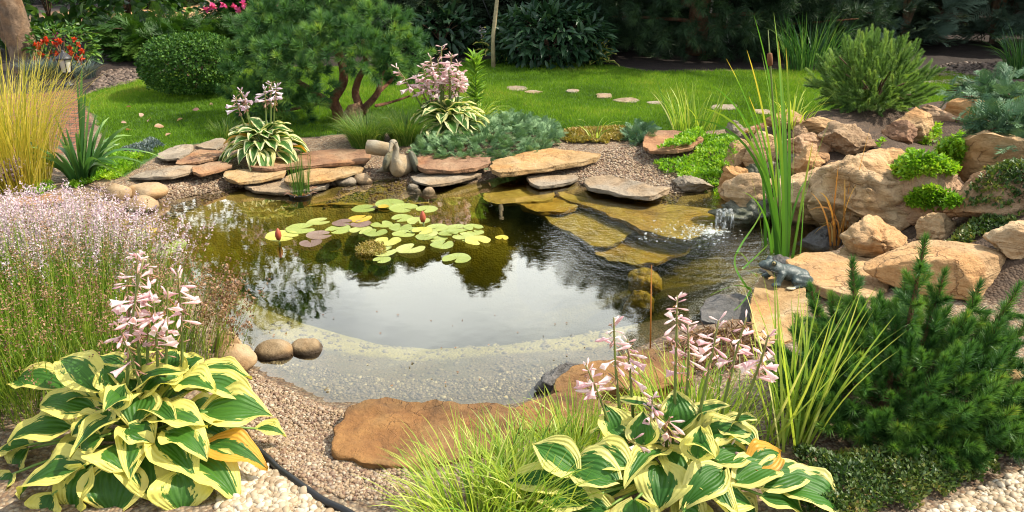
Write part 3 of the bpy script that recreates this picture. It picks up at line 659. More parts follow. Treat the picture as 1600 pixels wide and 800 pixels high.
pebbles(b8, .03, .05, 'border_pebbles', MT['wpeb'], 'pale pebble strip along the far right lawn edge', 'pebbles')
b9 = inpoly([(142,132),(160,112),(215,108),(215,126),(150,140)], 700, .14)
MT['bpeb'] = pebm('bark_chips', [(0, (.02, .013, .010)), (.5, (.06, .038, .028)), (1, (.17, .12, .09))])
pebbles(b9, .04, .075, 'bark_chips', MT['bpeb'], 'brown bark chips in the bed behind the lantern', 'bark mulch')
b10 = inpoly([(1440,120),(1480,100),(1600,98),(1620,130),(1560,124),(1500,118)], 900, .15)
pebbles(b10, .04, .075, 'slate_chips', MT['bpeb'], 'dark chips in the shaded bed before the wooden fence', 'bark mulch')
# black edging strip between the two gravels
A = Acc(); ep = [G(a, b) for a, b in [(396,700),(420,722),(446,745),(492,778),(545,806),(600,835)]]
ep = smooth_poly(np.array(ep), 5, False)[:26]; ep[:, 2] = Zf(ep[:, 0], ep[:, 1]) + .012
addtube(A, ep, .011, 8); A.mk('lawn_edging', MT['black'], label='black plastic edging strip between the white and brown gravel', cat='edging')
# wooden sleeper in the bottom left corner
V, F = box(U(10, 800, .05) + np.array([-.25, 0, 0]), (.9, .16, .1), .15)
mk('timber_edging', V, F, MT['fence'], smooth=False, label='dark brown timber under the left hosta in the bottom corner', cat='timber')
# ------------------------------------------------------------------ lawn
MT['lawn'] = leafm('lawn_blades', [(0, (.07, .15, .008)), (.5, (.15, .29, .018)), (.85, (.225, .36, .03)), (1, (.35, .36, .07))], .45, .5, .25)
def lawn():
    lo, hi = LAWN.min(0), LAWN.max(0); q = rng.uniform(lo[:2], hi[:2], (900000, 2))
    dd = sd(q[:, 0], q[:, 1], LAWN) + fbm(np.stack([q[:, 0] * 6, q[:, 1] * 6, q[:, 0] * 0], 1), 4, 3) * .08
    keep = (dd < .0) & (rng.random(len(q)) < np.clip(1.5 - (q[:, 1] - 6) * .16, .5, 1))
    q = q[keep]
    for o_ in bpy.data.objects:
        if o_.name.startswith('stepping_stone'):
            mm = o_.dimensions; lx, ly = o_.location[:2]
            k_ = (((q[:, 0] - lx) / (mm.x * .5 + 1e-6)) ** 2 + ((q[:, 1] - ly) / (mm.y * .5 + 1e-6)) ** 2) > .55 + rng.random(len(q)) * .4; q = q[k_]
    q = q[:330000]; n = len(q)
    z = Zf(q[:, 0], q[:, 1]); P3 = np.stack([q[:, 0], q[:, 1], z - .004], 1)
    pat = fbm(P3 * 1.3, 21, 4)
    Ln = rng.uniform(.022, .045, n) * (1 + .35 * pat); D = rdir(n); D[:, 2] = np.abs(D[:, 2]) + 1.0
    V, F = tile(NEED[0], NEED[1], frames(D, rdir(n)), P3, np.stack([rng.uniform(.004, .0075, n), Ln, Ln], 1))
    t = np.clip(.45 + .75 * pat + .35 * fbm(P3 * 5, 44, 3) + rng.normal(size=n) * .2, 0, 1)
    mk('lawn_grass', V, F, MT['lawn'], attrs={'tint': rep(t, 3)}, label='short mown green grass of the lawn behind the pond', cat='grass', kind='stuff')
bpy.context.view_layer.update(); lawn()
# ------------------------------------------------------------------ plant materials
def hostam(name, g1, g2, cream, inv=False):
    m = M(name); u = m.attr('lu'); v = m.attr('lv'); t = m.attr('tint')
    av = m.math('ABSOLUTE', v)
    # veins run from the midrib towards the tip: use them to fray the border between green and cream
    vq = m.n('CombineXYZ', {0: m.math('MULTIPLY', v, 2.4), 1: m.math('MULTIPLY', u, 1.3), 2: m.math('MULTIPLY', t, 40.)}).outputs[0]
    fr = m.noise(2.6, vq, 5, .6)
    e = m.math('ADD', av, m.math('MULTIPLY', m.math('SUBTRACT', fr, .5), 1.15))
    e = m.math('ADD', m.math('ADD', e, m.math('MULTIPLY', m.math('SUBTRACT', t, .5), .35)), m.f(u, .72, 1., 0., .38))
    edge = m.f(e, .53, .59)
    gcol = m.mix(m.math('ADD', m.math('MULTIPLY', m.noise(3., vq, 3), .7), m.math('MULTIPLY', m.math('FRACT', m.math('MULTIPLY', t, 7.3)), .45)), g1, g2)
    streak = m.noise(1., m.n('CombineXYZ', {0: m.math('MULTIPLY', v, 22.), 1: m.math('MULTIPLY', u, 1.5), 2: t}).outputs[0], 2)
    gcol = m.mix(m.f(streak, .4, .7, 0., .3), gcol, m.mix(1., gcol, (1.7, 1.6, 1.3), 'MULTIPLY'))
    cc = m.mix(m.math('MULTIPLY', t, .55), cream, (.62, .60, .12))
    cc = m.mix(m.f(t, .985, .99), cc, (.6, .32, .04))
    col = m.mix(edge, gcol, cc)
    brn = m.noise(9., m.pos(), 5, .7); col = m.mix(m.f(m.math('ADD', brn, m.math('MULTIPLY', m.f(av, .8, 1.), .09)), .66, .74, 0., .75), col, (.26, .14, .05))
    vein = m.math('SINE', m.math('MULTIPLY', m.math('ADD', av, m.math('MULTIPLY', u, .25)), 30.))
    nb = m.bump(m.math('ADD', vein, m.math('MULTIPLY', m.noise(60., m.pos(), 3), .8)), .4, .003)
    return m.end(col, .48, nb, .35, m.mix(1., col, (1.15, 1.15, .6), 'MULTIPLY'), .32)
MT['hosta'] = hostam('hosta_leaf', (.016, .07, .010), (.06, .17, .018), (.70, .62, .17))
MT['hosta2'] = hostam('hosta_leaf_pale', (.02, .09, .012), (.06, .18, .022), (.70, .64, .22))
MT['petiole'] = leafm('leaf_stalk', [(0, (.10, .2, .03)), (1, (.2, .3, .06))], .1)
MT['stalk'] = leafm('flower_stalk', [(0, (.09, .15, .03)), (.6, (.16, .2, .05)), (1, (.25, .18, .07))], .1)
MT['pink'] = leafm('pale_pink_petal', [(0, (.77, .54, .57)), (.5, (.84, .68, .67)), (1, (.88, .8, .77))], .5, .6, .2, (1.1, 1, 1))
MT['mauve'] = leafm('mauve_petal', [(0, (.66, .52, .58)), (1, (.82, .74, .75))], .35, .5, .3, (1.1, 1, 1.1))
MT['spent'] = leafm('spent_flower', [(0, (.42, .2, .16)), (.5, (.5, .32, .24)), (.8, (.3, .14, .05)), (1, (.45, .36, .12))], .3)
MT['pine'] = leafm('pine_needles', [(0, (.03, .095, .03)), (.5, (.09, .21, .05)), (.85, (.20, .35, .06)), (1, (.38, .45, .08))], .25, .5)
MT['bluepine'] = leafm('bluish_pine_needles', [(0, (.075, .15, .04)), (.5, (.18, .31, .075)), (1, (.36, .48, .13))], .25, .5)
MT['mugo'] = leafm('mugo_needles', [(0, (.028, .085, .022)), (.5, (.075, .19, .035)), (.9, (.18, .32, .05)), (1, (.38, .38, .06))], .22, .45)
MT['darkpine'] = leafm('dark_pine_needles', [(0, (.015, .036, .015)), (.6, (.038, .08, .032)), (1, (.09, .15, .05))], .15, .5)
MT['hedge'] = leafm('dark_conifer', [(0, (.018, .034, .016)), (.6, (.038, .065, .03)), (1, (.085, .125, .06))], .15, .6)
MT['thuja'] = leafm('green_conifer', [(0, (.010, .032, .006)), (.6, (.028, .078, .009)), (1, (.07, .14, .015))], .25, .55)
MT['arch'] = leafm('arching_juniper', [(0, (.012, .045, .006)), (.6, (.038, .11, .010)), (1, (.11, .21, .02))], .25, .55)
MT['bjun'] = leafm('silver_juniper', [(0, (.06, .13, .055)), (.5, (.13, .24, .10)), (1, (.28, .42, .2))], .15, .6)
MT['sjun'] = leafm('shade_juniper', [(0, (.06, .11, .075)), (.5, (.13, .2, .14)), (1, (.26, .36, .25))], .15, .6)  # paler blue green juniper: fill light for the shaded bushes put into the colour
MT['hosta3'] = hostam('hosta_leaf_white', (.03, .10, .02), (.09, .21, .035), (.72, .70, .42))
MT['djun'] = leafm('blue_green_juniper', [(0, (.03, .075, .035)), (.5, (.075, .16, .08)), (1, (.18, .30, .15))], .15, .6)
MT['box'] = leafm('box_leaves', [(0, (.016, .055, .008)), (.6, (.045, .125, .014)), (1, (.10, .19, .026))], .2, .6, .25)
MT['broad'] = leafm('broad_leaves', [(0, (.02, .07, .010)), (.6, (.06, .15, .018)), (1, (.16, .28, .035))], .3, .4, .4)
MT['peony'] = leafm('peony_leaves', [(0, (.012, .04, .018)), (.6, (.03, .075, .03)), (1, (.06, .12, .05))], .2, .4, .4)
MT['yellow'] = leafm('golden_grass', [(0, (.22, .25, .03)), (.5, (.5, .42, .05)), (1, (.66, .52, .12))], .4)
MT['carex'] = leafm('striped_grass', [(0, (.10, .23, .025)), (.4, (.27, .39, .045)), (.8, (.46, .51, .09)), (1, (.6, .58, .22))], .4)
MT['blade'] = leafm('sword_leaves', [(0, (.018, .07, .018)), (.6, (.055, .15, .035)), (1, (.2, .33, .08))], .3, .4, .45)
MT['reed'] = leafm('reed_leaves', [(0, (.05, .14, .02)), (.6, (.10, .25, .03)), (.85, (.25, .35, .04)), (1, (.55, .42, .06))], .4, .4)
MT['dead'] = leafm('dead_reed', [(0, (.25, .08, .02)), (.5, (.5, .22, .05)), (1, (.6, .42, .16))], .35)
MT['fescue'] = leafm('green_fescue', [(0, (.05, .12, .015)), (.6, (.11, .21, .03)), (1, (.3, .34, .08))], .35)
MT['bfescue'] = leafm('blue_fescue', [(0, (.05, .08, .08)), (.6, (.11, .15, .15)), (1, (.2, .25, .23))], .3)
MT['sedum'] = leafm('lime_sedum', [(0, (.09, .22, .012)), (.5, (.19, .38, .02)), (1, (.36, .5, .04))], .4)
MT['dsedum'] = leafm('dark_thyme', [(0, (.025, .06, .012)), (.5, (.07, .12, .022)), (.85, (.17, .19, .04)), (1, (.3, .22, .07))], .25)
MT['moss'] = leafm('dry_moss', [(0, (.16, .14, .02)), (.6, (.3, .24, .05)), (1, (.4, .26, .08))], .3)
MT['lavst'] = leafm('lavender_stems', [(0, (.06, .14, .012)), (.5, (.17, .28, .03)), (1, (.34, .38, .06))], .3)
MT['lavfl'] = leafm('lavender_flowers', [(0, (.40, .27, .31)), (.5, (.56, .43, .46)), (1, (.7, .61, .6))], .3, .6, .3, (1.1, 1, 1.1))
MT['lavdry'] = leafm('dry_lavender', [(0, (.10, .05, .025)), (.5, (.22, .115, .055)), (1, (.34, .2, .11))], .2)
MT['redfl'] = leafm('red_flowers', [(0, (.5, .03, .015)), (1, (.75, .10, .03))], .3)
MT['rosefl'] = leafm('pink_roses', [(0, (.55, .04, .2)), (1, (.8, .16, .4))], .3)
MT['lily'] = leafm('lily_leaves', [(0, (.10, .22, .03)), (1, (.25, .42, .05))], .4)
MT['catt'] = plain('cattail_brown', (.14, .055, .02), .9, var=.3, scale=120)
# ------------------------------------------------------------------ plant builders
def shoots(P, A_, sl, n, nl, wd, a0=1.15, a1=.35, tvar=.25, tbase=None):
    """needle shoots: P base, A_ axis; returns V, F, tint"""
    m = len(P); A_ = unit(A_); sl = np.broadcast_to(sl, (m,))
    u = rng.random((m, n)) ** .8; az = rng.uniform(0, 6.283, (m, n)); ang = a0 + (a1 - a0) * u + rng.normal(size=(m, n)) * .12
    ref = np.where(np.abs(A_[:, 2:3]) > .9, np.array([[1., 0, 0]]), np.array([[0, 0, 1.]]))
    x = unit(np.cross(A_, ref)); y = np.cross(A_, x)
    rd = np.cos(az)[..., None] * x[:, None] + np.sin(az)[..., None] * y[:, None]
    D = np.cos(ang)[..., None] * A_[:, None] + np.sin(ang)[..., None] * rd
    B = P[:, None] + A_[:, None] * (u * sl[:, None])[..., None]
    Ln = nl * rng.uniform(.75, 1.15, (m, n)) * (1 - .25 * u)
    V, F = tile(NEED[0], NEED[1], frames(D.reshape(-1, 3), rdir(m * n)), B.reshape(-1, 3), np.stack([np.full(m * n, wd), Ln.ravel(), Ln.ravel()], 1))
    tb = rng.random(m) if tbase is None else tbase
    t = np.clip(tb[:, None] * .7 + u * .2 + rng.normal(size=(m, n)) * tvar * .4, 0, 1)
    return V, F, rep(t.ravel(), 3)
def clumpshell(c, r, n, rmin=.65, up=.0, lump=.18):
    d = rdir(n, up); k = rng.uniform(rmin, 1, n) ** .5; f = 1 + lump * fbm(d * 2.4 + np.asarray(c), 5, 3) * 2
    return np.asarray(c) + d * np.asarray(r) * (k * f)[:, None], d
def hosta_leaf(base, tip, wd, seed, droop=.18, cup=.25, nrm=None):
    r = np.random.default_rng(seed); base = np.asarray(base, float); tip = np.asarray(tip, float); Ln = np.linalg.norm(tip - base)
    nu, nv = 12, 9; u = np.linspace(0, 1, nu); v = np.linspace(-1, 1, nv)
    prof = np.sin(math.pi * np.clip(u, 0, 1) ** .72) ** .8 * (1 - .25 * u); prof /= prof.max(); prof[0] = .12; prof[-1] = .015
    ax = unit(tip - base); nn = np.array([0, 0, 1.]) if nrm is None else np.asarray(nrm, float)
    z = unit(nn - ax * nn.dot(ax) + r.normal(size=3) * .12); z = unit(z - ax * z.dot(ax)); x = np.cross(ax, z)
    uu, vv = np.meshgrid(u, v, indexing='ij'); ph = r.uniform(0, 6.28, 4)
    hw = wd / 2 * prof[:, None]
    back = -.13 * Ln * np.abs(vv) ** 1.5 * (1 - uu) ** 5
    arch = droop * Ln * (np.sin(math.pi * np.clip(uu * 1.0, 0, 1)) * .8 - .25 * uu ** 2)
    wav = wd * .07 * (np.abs(vv) ** 2) * np.sin(uu * 9 + ph[0] + 1.6 * np.sign(vv)) + wd * .03 * np.sin(uu * 17 + ph[1]) * np.abs(vv)
    h = arch + cup * hw * (np.abs(vv) ** 1.4) + wav + (np.abs(vv) < .01) * -.006
    tw = r.normal() * .12
    P = base + ax * (uu * Ln + back)[..., None] + x * (vv * hw)[..., None] + z * (h + tw * vv * hw * uu)[..., None]
    i = np.arange(nu - 1)[:, None] * nv + np.arange(nv - 1)[None]
    F = np.stack([i, i + 1, i + nv + 1, i + nv], -1).reshape(-1, 4)
    return P.reshape(-1, 3), F, uu.ravel(), vv.ravel()
def leafpart(root, base, tip, wd, seed, m_, crown, **k):
    V, F, u, v = hosta_leaf(base, tip, wd, seed, **k); t = np.random.default_rng(seed + 77).random()
    o = mk('leaf', V, F, m_, root, attrs={'lu': u, 'lv': v, 'tint': np.full(len(u), t)})
    A = Acc(); b = V[4 * 1 - 0] if False else base
    mid = (np.asarray(crown) + b) / 2 + np.array([0, 0, .05])
    addtube(A, bez(crown, mid, b, 6), np.linspace(.006, .004, 7), 5, .5)
    A.mk('leaf_stalk', MT['petiole'], o)
    return o
def flowerproto(bud=False):
    pr = [(.0, .16), (.25, .2), (.5, .42), (.75, .85), (.9, 1.0), (1.0, 1.35)] if not bud else [(.0, .16), (.3, .28), (.6, .6), (.8, .7), (.93, .5), (1., .05)]
    V = []; n = 6
    for t, r in pr:
        for j in range(n):
            a = j / n * 6.283; k = 1 + (.25 if j % 2 else -.15) * (t > .85) * (not bud)
            V.append((math.cos(a) * r * .14 * k, t + (.08 if j % 2 else 0) * (t > .95), math.sin(a) * r * .14 * k))
    F = [(i * n + j, i * n + (j + 1) % n, (i + 1) * n + (j + 1) % n, (i + 1) * n + j) for i in range(len(pr) - 1) for j in range(n)]
    return np.array(V), np.array(F)
FLO, BUD = flowerproto(), flowerproto(True)
def flomesh(kind, m_, t):
    key = ('fm', kind, m_, t)
    if key not in ORG:
        V, F = FLO if kind == 'f' else BUD
        ORG[key] = build('flower', V, F, MT[m_], attrs={'tint': np.full(len(V), t)})
    return ORG[key]
def flower_stalk(root, base, top, m_='pink', nf=9, size=.045, seed=0, lean=None, span=.42, single=False, spent=12):
    r = np.random.default_rng(seed); base = np.asarray(base, float); top = np.asarray(top, float)
    mid = (base + top) / 2 + np.array([r.normal() * .02, r.normal() * .02, .03])
    path = bez(base, mid, top, 12); A = Acc(); Ls = np.linalg.norm(top - base)
    addtube(A, path, np.linspace(.0055, .0022, 13) * size / .045, 6, np.linspace(0, .8, 13).repeat(6).tolist() + [0, .8])
    st = A.mk('flower_stalk', MT['stalk'], root); org = ORG[root.name]; ORG[st.name] = org
    def at(t): i = t * 12; k = min(int(i), 11); return path[k] + (path[k + 1] - path[k]) * (i - k)
    B = Acc(); C = Acc(); ts = 1 - span + span * np.sort(r.random(nf)) ** .85
    for q, t in enumerate(ts):
        a = r.uniform(0, 6.283); el = r.uniform(-.45, .25) if t < .93 else r.uniform(.2, 1.0)
        d = np.array([math.cos(a) * math.cos(el), math.sin(a) * math.cos(el), math.sin(el)]); p = at(t); s = size * r.uniform(.8, 1.15) * (1 if t < .9 else .6)
        kd = 'f' if t < .85 and r.random() < .6 else 'b'
        if single:
            V, F = FLO if kd == 'f' else BUD
            VV, FF = tile(V, F, frames(d[None], rdir(1)), p[None], np.array([s])); C.add(VV, FF, r.random())
        else:
            o = bpy.data.objects.new('flower', flomesh(kd, m_, [0.1, .5, .9][q % 3])); COL.objects.link(o); o.parent = st
            Rm = frames(d[None], rdir(1))[0]; mt = Matrix(((*(Rm[0] * s), p[0] - org[0]), (*(Rm[1] * s), p[1] - org[1]), (*(Rm[2] * s), p[2] - org[2]), (0, 0, 0, 1)))
            o.matrix_local = mt
    if single: C.mk('flowers', MT[m_], st)
    n = spent; ts = 1 - span * 1.25 + span * 1.2 * r.random(n); P = np.array([at(min(.99, max(0, t))) for t in ts]); a = r.uniform(0, 6.283, n)
    D = np.stack([np.cos(a) * .6, np.sin(a) * .6, r.uniform(-1.4, .5, n)], 1)
    VV, FF = tile(BUD[0], BUD[1], frames(D, rdir(n)), P, np.stack([size * r.uniform(.4, .7, n)] * 3, 1) * np.array([.7, .9, .7]))
    B.add(VV, FF, rep(r.random(n), len(BUD[0]))); B.mk('spent_flowers', MT['spent'], st)
    return st
def rosette(root, c, n, rad, Ln, wd, m_, seed, zr=(.08, .3), el=(.1, .8)):
    r = np.random.default_rng(seed); c = np.asarray(c, float)
    for i in range(n):
        a = i * 2.39996 + r.normal() * .2; f = (i + .5) / n; rr = rad * (.25 + .75 * f ** .8)
        zb = zr[1] + (zr[0] - zr[1]) * f ** 1.5 + r.normal() * .015
        dr = np.array([math.cos(a), math.sin(a), 0]); e = el[1] + (el[0] - el[1]) * f
        l = Ln * r.uniform(.8, 1.15); b = c + dr * (rr - l * .45) * .9 + np.array([0, 0, zb])
        tp = b + (dr * math.cos(e) + np.array([0, 0, math.sin(e) - .35 * f])) * l
        leafpart(root, b, tp, wd * r.uniform(.8, 1.15), seed * 100 + i, MT[m_], c + np.array([r.normal() * .02, r.normal() * .02, .01]), nrm=np.array([dr[0] * .5, dr[1] * .5, 1]))
def grass(name, label, cat, px, n, r0, Ln, th1, wd, m_, group=None, th0=.12, k=6, p=1.3, z=None, lump=0, pos=None, az=None, zoff=-.01):
    b = pos if pos is not None else (G(*px) if z is None else U(px[0], px[1], z))
    rr = r0 * np.sqrt(rng.random(n)); a0 = rng.uniform(0, 6.283, n)
    B = np.stack([b[0] + rr * np.cos(a0), b[1] + rr * np.sin(a0), np.full(n, b[2] + zoff)], 1)
    phi = a0 + rng.normal(size=n) * .5 if az is None else rng.normal(size=n) * az[1] + az[0]
    V, F = ribbon(B, phi, np.abs(rng.normal(size=n)) * th0 + rr / r0 * th0 * 1.5, rng.uniform(th1[0], th1[1], n), rng.uniform(Ln[0], Ln[1], n), rng.uniform(.7, 1.2, n) * wd, k, p)
    return mk(name, V, F, MT[m_], attrs={'tint': rep(np.clip(rng.normal(.5, .25, n), 0, 1), (k + 1) * 2)}, label=label, cat=cat, group=group)
def blades(specs, wd, m_, name, parent, k=8, tint=None, each=True):
    for i, (b, c, t) in enumerate(specs):
        pts = bez(b, c, t, k)[None]
        tw = rng.choice([-1, 1]) * rng.uniform(.5, 1.2)
        hv = np.asarray(t) - np.asarray(b); ph = np.array([math.atan2(hv[1], hv[0])]) if np.hypot(hv[0], hv[1]) > .05 else np.array([rng.uniform(1.2, 1.9)])
        V, F = strip(pts, np.array([wd * rng.uniform(.8, 1.15)]), ph, np.array([tw]), prof=np.clip((1 - np.linspace(0, 1, k + 1)) ** .5, .05, 1))
        tt = np.linspace(.35, .75, k + 1) + rng.normal() * .18 if tint is None else np.full(k + 1, tint) + rng.normal() * .1
        if rng.random() < .25 and tint is None: tt[-2:] = 1.
        mk(name, V, F, MT[m_], parent, attrs={'tint': rep(np.clip(tt, 0, 1), 2)})
def bush_sprays(acc, P, D, size, seed=0, droop=.0, N=None):
    n = len(P); D = unit(D + np.array([0, 0, -droop])); Nn = np.stack([rng.normal(size=n) * .5, rng.normal(size=n) * .5, np.ones(n)], 1) if N is None else N
    s = size * rng.uniform(.7, 1.25, n); V, F = tile(SPRAY[0], SPRAY[1], frames(D, Nn), P, s)
    tb = rng.random(n); acc.add(V, F, np.clip(rep(tb, len(SPRAY[0])) * .7 + np.tile(SPRAY[0][:, 1], n) * .3, 0, 1))
def leafy(acc, P, D, size, N=None, asp=.5, proto=LEAF, tb=None):
    n = len(P); Nn = np.stack([rng.normal(size=n) * .5, rng.normal(size=n) * .5, np.ones(n)], 1) if N is None else N
    s = size * rng.uniform(.7, 1.25, n); V, F = tile(proto[0], proto[1], frames(D, Nn), P, np.stack([s * asp, s, s], 1))
    acc.add(V, F, rep(rng.random(n) if tb is None else tb, len(proto[0])))
# ------------------------------------------------------------------ background conifers and fence (far to near)
def conifer(px, Y, h, r, m_, label, name='conifer_tree', cat='conifer', n=1900, size=.36, droop=.25, group='conifers behind the garden', shape=.8, z0=.12):
    b = WY(px, 60, Y); b[2] = z0; t = thing(name, label, cat, b, group)
    A = Acc(); addtube(A, [b, b + np.array([.03, .02, h * .5]), b + np.array([0, 0, h * .96])], [r * .1, r * .07, .015], 8, .5, .2); A.mk('trunk', MT['bark'], t)
    A = Acc(); u = rng.random(n) ** .9; a = rng.uniform(0, 6.283, n)
    prof = (1 - u) ** shape * .85 + .12 * np.sin(u * 3.1)
    rad = r * prof * (1 + .35 * fbm(np.stack([np.cos(a) * 1.5, np.sin(a) * 1.5, u * 5 + px], 1), 31, 3)) * rng.uniform(.55, 1., n) ** .5
    P = b + np.stack([rad * np.cos(a), rad * np.sin(a), .1 + u * h * .93], 1)
    D = np.stack([np.cos(a), np.sin(a), rng.normal(size=n) * .35 + u * 1.1], 1) + rng.normal(size=(n, 3)) * .3
    bush_sprays(A, P, D, size, droop=droop); A.mk('crown', MT[m_], t); return t
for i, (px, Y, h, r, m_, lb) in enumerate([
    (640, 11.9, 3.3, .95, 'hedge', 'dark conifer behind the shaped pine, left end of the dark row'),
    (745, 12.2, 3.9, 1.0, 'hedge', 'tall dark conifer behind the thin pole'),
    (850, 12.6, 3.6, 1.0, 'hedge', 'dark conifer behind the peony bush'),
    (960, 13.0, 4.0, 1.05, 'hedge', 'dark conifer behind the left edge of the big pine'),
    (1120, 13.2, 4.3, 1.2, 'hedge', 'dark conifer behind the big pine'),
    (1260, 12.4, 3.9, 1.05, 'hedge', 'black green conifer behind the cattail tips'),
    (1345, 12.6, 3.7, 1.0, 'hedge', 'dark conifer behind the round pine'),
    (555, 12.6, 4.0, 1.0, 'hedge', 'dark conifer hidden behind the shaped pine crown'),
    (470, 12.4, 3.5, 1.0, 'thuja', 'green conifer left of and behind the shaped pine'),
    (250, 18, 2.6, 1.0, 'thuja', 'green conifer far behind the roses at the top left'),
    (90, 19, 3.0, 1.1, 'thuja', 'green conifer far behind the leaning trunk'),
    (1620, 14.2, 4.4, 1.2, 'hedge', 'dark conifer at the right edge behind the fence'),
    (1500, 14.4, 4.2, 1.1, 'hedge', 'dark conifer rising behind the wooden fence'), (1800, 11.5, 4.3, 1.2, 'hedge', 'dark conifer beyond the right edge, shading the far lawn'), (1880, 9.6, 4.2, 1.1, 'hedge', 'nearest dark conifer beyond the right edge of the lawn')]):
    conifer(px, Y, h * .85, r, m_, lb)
# fence of broad brown boards, right back
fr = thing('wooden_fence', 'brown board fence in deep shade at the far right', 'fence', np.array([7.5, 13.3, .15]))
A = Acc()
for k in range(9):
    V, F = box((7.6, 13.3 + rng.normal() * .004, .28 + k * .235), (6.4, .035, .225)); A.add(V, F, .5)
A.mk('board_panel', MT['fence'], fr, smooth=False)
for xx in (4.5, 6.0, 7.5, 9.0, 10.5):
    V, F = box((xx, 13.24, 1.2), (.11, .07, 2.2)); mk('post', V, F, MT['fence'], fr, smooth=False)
# blue spiky junipers before the fence
for px, Y, h, r, lb in [(1405, 11.6, 2.3, .8, 'spiky blue green juniper with long arching shoots before the fence'), (1545, 11.9, 2.2, .55, 'slim spiky juniper at the far right before the fence'), (1300, 11.3, 2.1, .6, 'ragged grey green juniper left of the round pine top')]:
    b = WY(px, 90, Y); b[2] = .14; t = thing('juniper_bush', lb, 'juniper', b, 'junipers before the fence')
    A = Acc()
    for q in range(7):
        a = rng.uniform(0, 6.28); addtube(A, bez(b, b + np.array([math.cos(a) * .12, math.sin(a) * .12, h * .5]), b + np.array([math.cos(a) * r * .7, math.sin(a) * r * .7, h * rng.uniform(.6, .95)]), 6), np.linspace(.03, .008, 7), 6, .5)
    A.mk('trunk', MT['bark'], t)
    A = Acc(); n = 460; u = rng.random(n); a = rng.uniform(0, 6.283, n); rad = r * (.35 + .65 * rng.random(n)) * (.5 + .5 * np.sin(u * 2.8))
    P = b + np.stack([rad * np.cos(a), rad * np.sin(a), .12 + u * h * .92], 1)
    D = np.stack([np.cos(a), np.sin(a), rng.uniform(-.1, .9, n)], 1) + rng.normal(size=(n, 3)) * .25
    bush_sprays(A, P, D, .36, droop=.1); A.mk('foliage', MT['sjun'], t)
# the big dark pine
b = WY(1085, 108, 11.0); b[2] = .15
t = thing('big_pine', 'big dark pine with drooping branches behind the lawn', 'pine tree', b)
A = Acc(); addtube(A, [b, b + np.array([.05, 0, 1.6]), b + np.array([0, .1, 3.9])], [.14, .11, .03], 9, .5, .2)
P = []; D = []
for q in range(46):
    a = rng.uniform(0, 6.28); zz = .25 + 3.6 * (q + .5) / 46; l = 1.9 * (1 - (zz / 4.6) ** 1.6) * rng.uniform(.7, 1.05) + .25
    e = b + np.array([math.cos(a) * l, math.sin(a) * l * .75, zz + rng.uniform(-.1, .15)]); m0 = b + np.array([math.cos(a) * l * .5, math.sin(a) * l * .4, zz + .02])
    br = bez(b + np.array([0, 0, zz * .9]), m0, e, 8); addtube(A, br, np.linspace(.028, .008, 9), 5, .5)
    for s in range(40):
        i = rng.integers(2, 9); pp = br[i] + rng.normal(size=3) * np.array([.16, .16, .10]); P.append(pp); D.append(unit(np.array([math.cos(a), math.sin(a), .25]) + rng.normal(size=3) * .55))
A.mk('trunk', MT['pinebark'], t)
q, d = clumpshell(b + np.array([0, 0, .95]), (1.75, 1.1, 1.0), 1500, .55, .1); q[:, 2] = np.maximum(q[:, 2], .2); P += list(q); D += list(d + np.array([0, 0, .2]) + rng.normal(size=(1500, 3)) * .4)
V, F, tn = shoots(np.array(P), np.array(D), .13, 95, .15, .006, 1.25, .5)
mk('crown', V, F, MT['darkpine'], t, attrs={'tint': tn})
# peony and broadleaf bushes
def leafbush(px, py, rpx, hpx, name, lb, m_, n, size, asp=.42, cat='shrub', group=None, z=.14, rmin=.5, stemn=8, dep=.8):
    b = U(px, py, z); k = dist(b) / FPX; r = rpx * k; h = hpx * k
    b = b + np.array([0, r * dep * .5, 0]); t = thing(name, lb, cat, b, group)
    A = Acc()
    for q in range(stemn):
        a = rng.uniform(0, 6.28); f = rng.uniform(.3, .8)
        addtube(A, bez(b, b + np.array([0, 0, h * .5]), b + np.array([math.cos(a) * r * f, math.sin(a) * r * f * dep, h * rng.uniform(.5, .85)]), 5), np.linspace(.012, .004, 6), 5, .5)
    A.mk('stem', MT['twig'], t)
    A = Acc(); P, d = clumpshell((0, 0, 0), (1, 1, 1), n, rmin, .15)
    P = b + np.array([0, 0, h * .45]) + P * np.array([r, r * dep, h * .55]); P[:, 2] = np.maximum(P[:, 2], b[2] + .02)
    D = d * np.array([1, 1, .5]) + rng.normal(size=(n, 3)) * .45; leafy(A, P, D, size, N=d + np.array([0, 0, .8]) + rng.normal(size=(n, 3)) * .3, asp=asp)
    A.mk('foliage', MT[m_], t); return t, b, r, h
leafbush(862, 106, 92, 88, 'peony_bush', 'bushy peony with dark divided leaves at the back of the lawn', 'peony', 1500, .15, .34)
leafbush(690, 90, 55, 70, 'peony_bush', 'smaller dark leafy bush behind the pink hosta flowers', 'peony', 500, .15, .34)
leafbush(190, 62, 80, 120, 'broadleaf_shrub', 'broad leaved shrub beside the leaning trunk at the upper left', 'broad', 900, .15, .6, z=.15)
leafbush(60, 60, 90, 150, 'broadleaf_shrub', 'dark broad leaved shrub behind the leaning trunk', 'broad', 1000, .16, .6, z=.15)
leafbush(-60, 90, 80, 130, 'broadleaf_shrub', 'dark shrub at the left edge behind the trunk', 'broad', 700, .14, .5, z=.15)
leafbush(440, 44, 110, 110, 'broadleaf_shrub', 'light green shrub at the top behind the arching juniper', 'broad', 1100, .14, .5, z=.15)
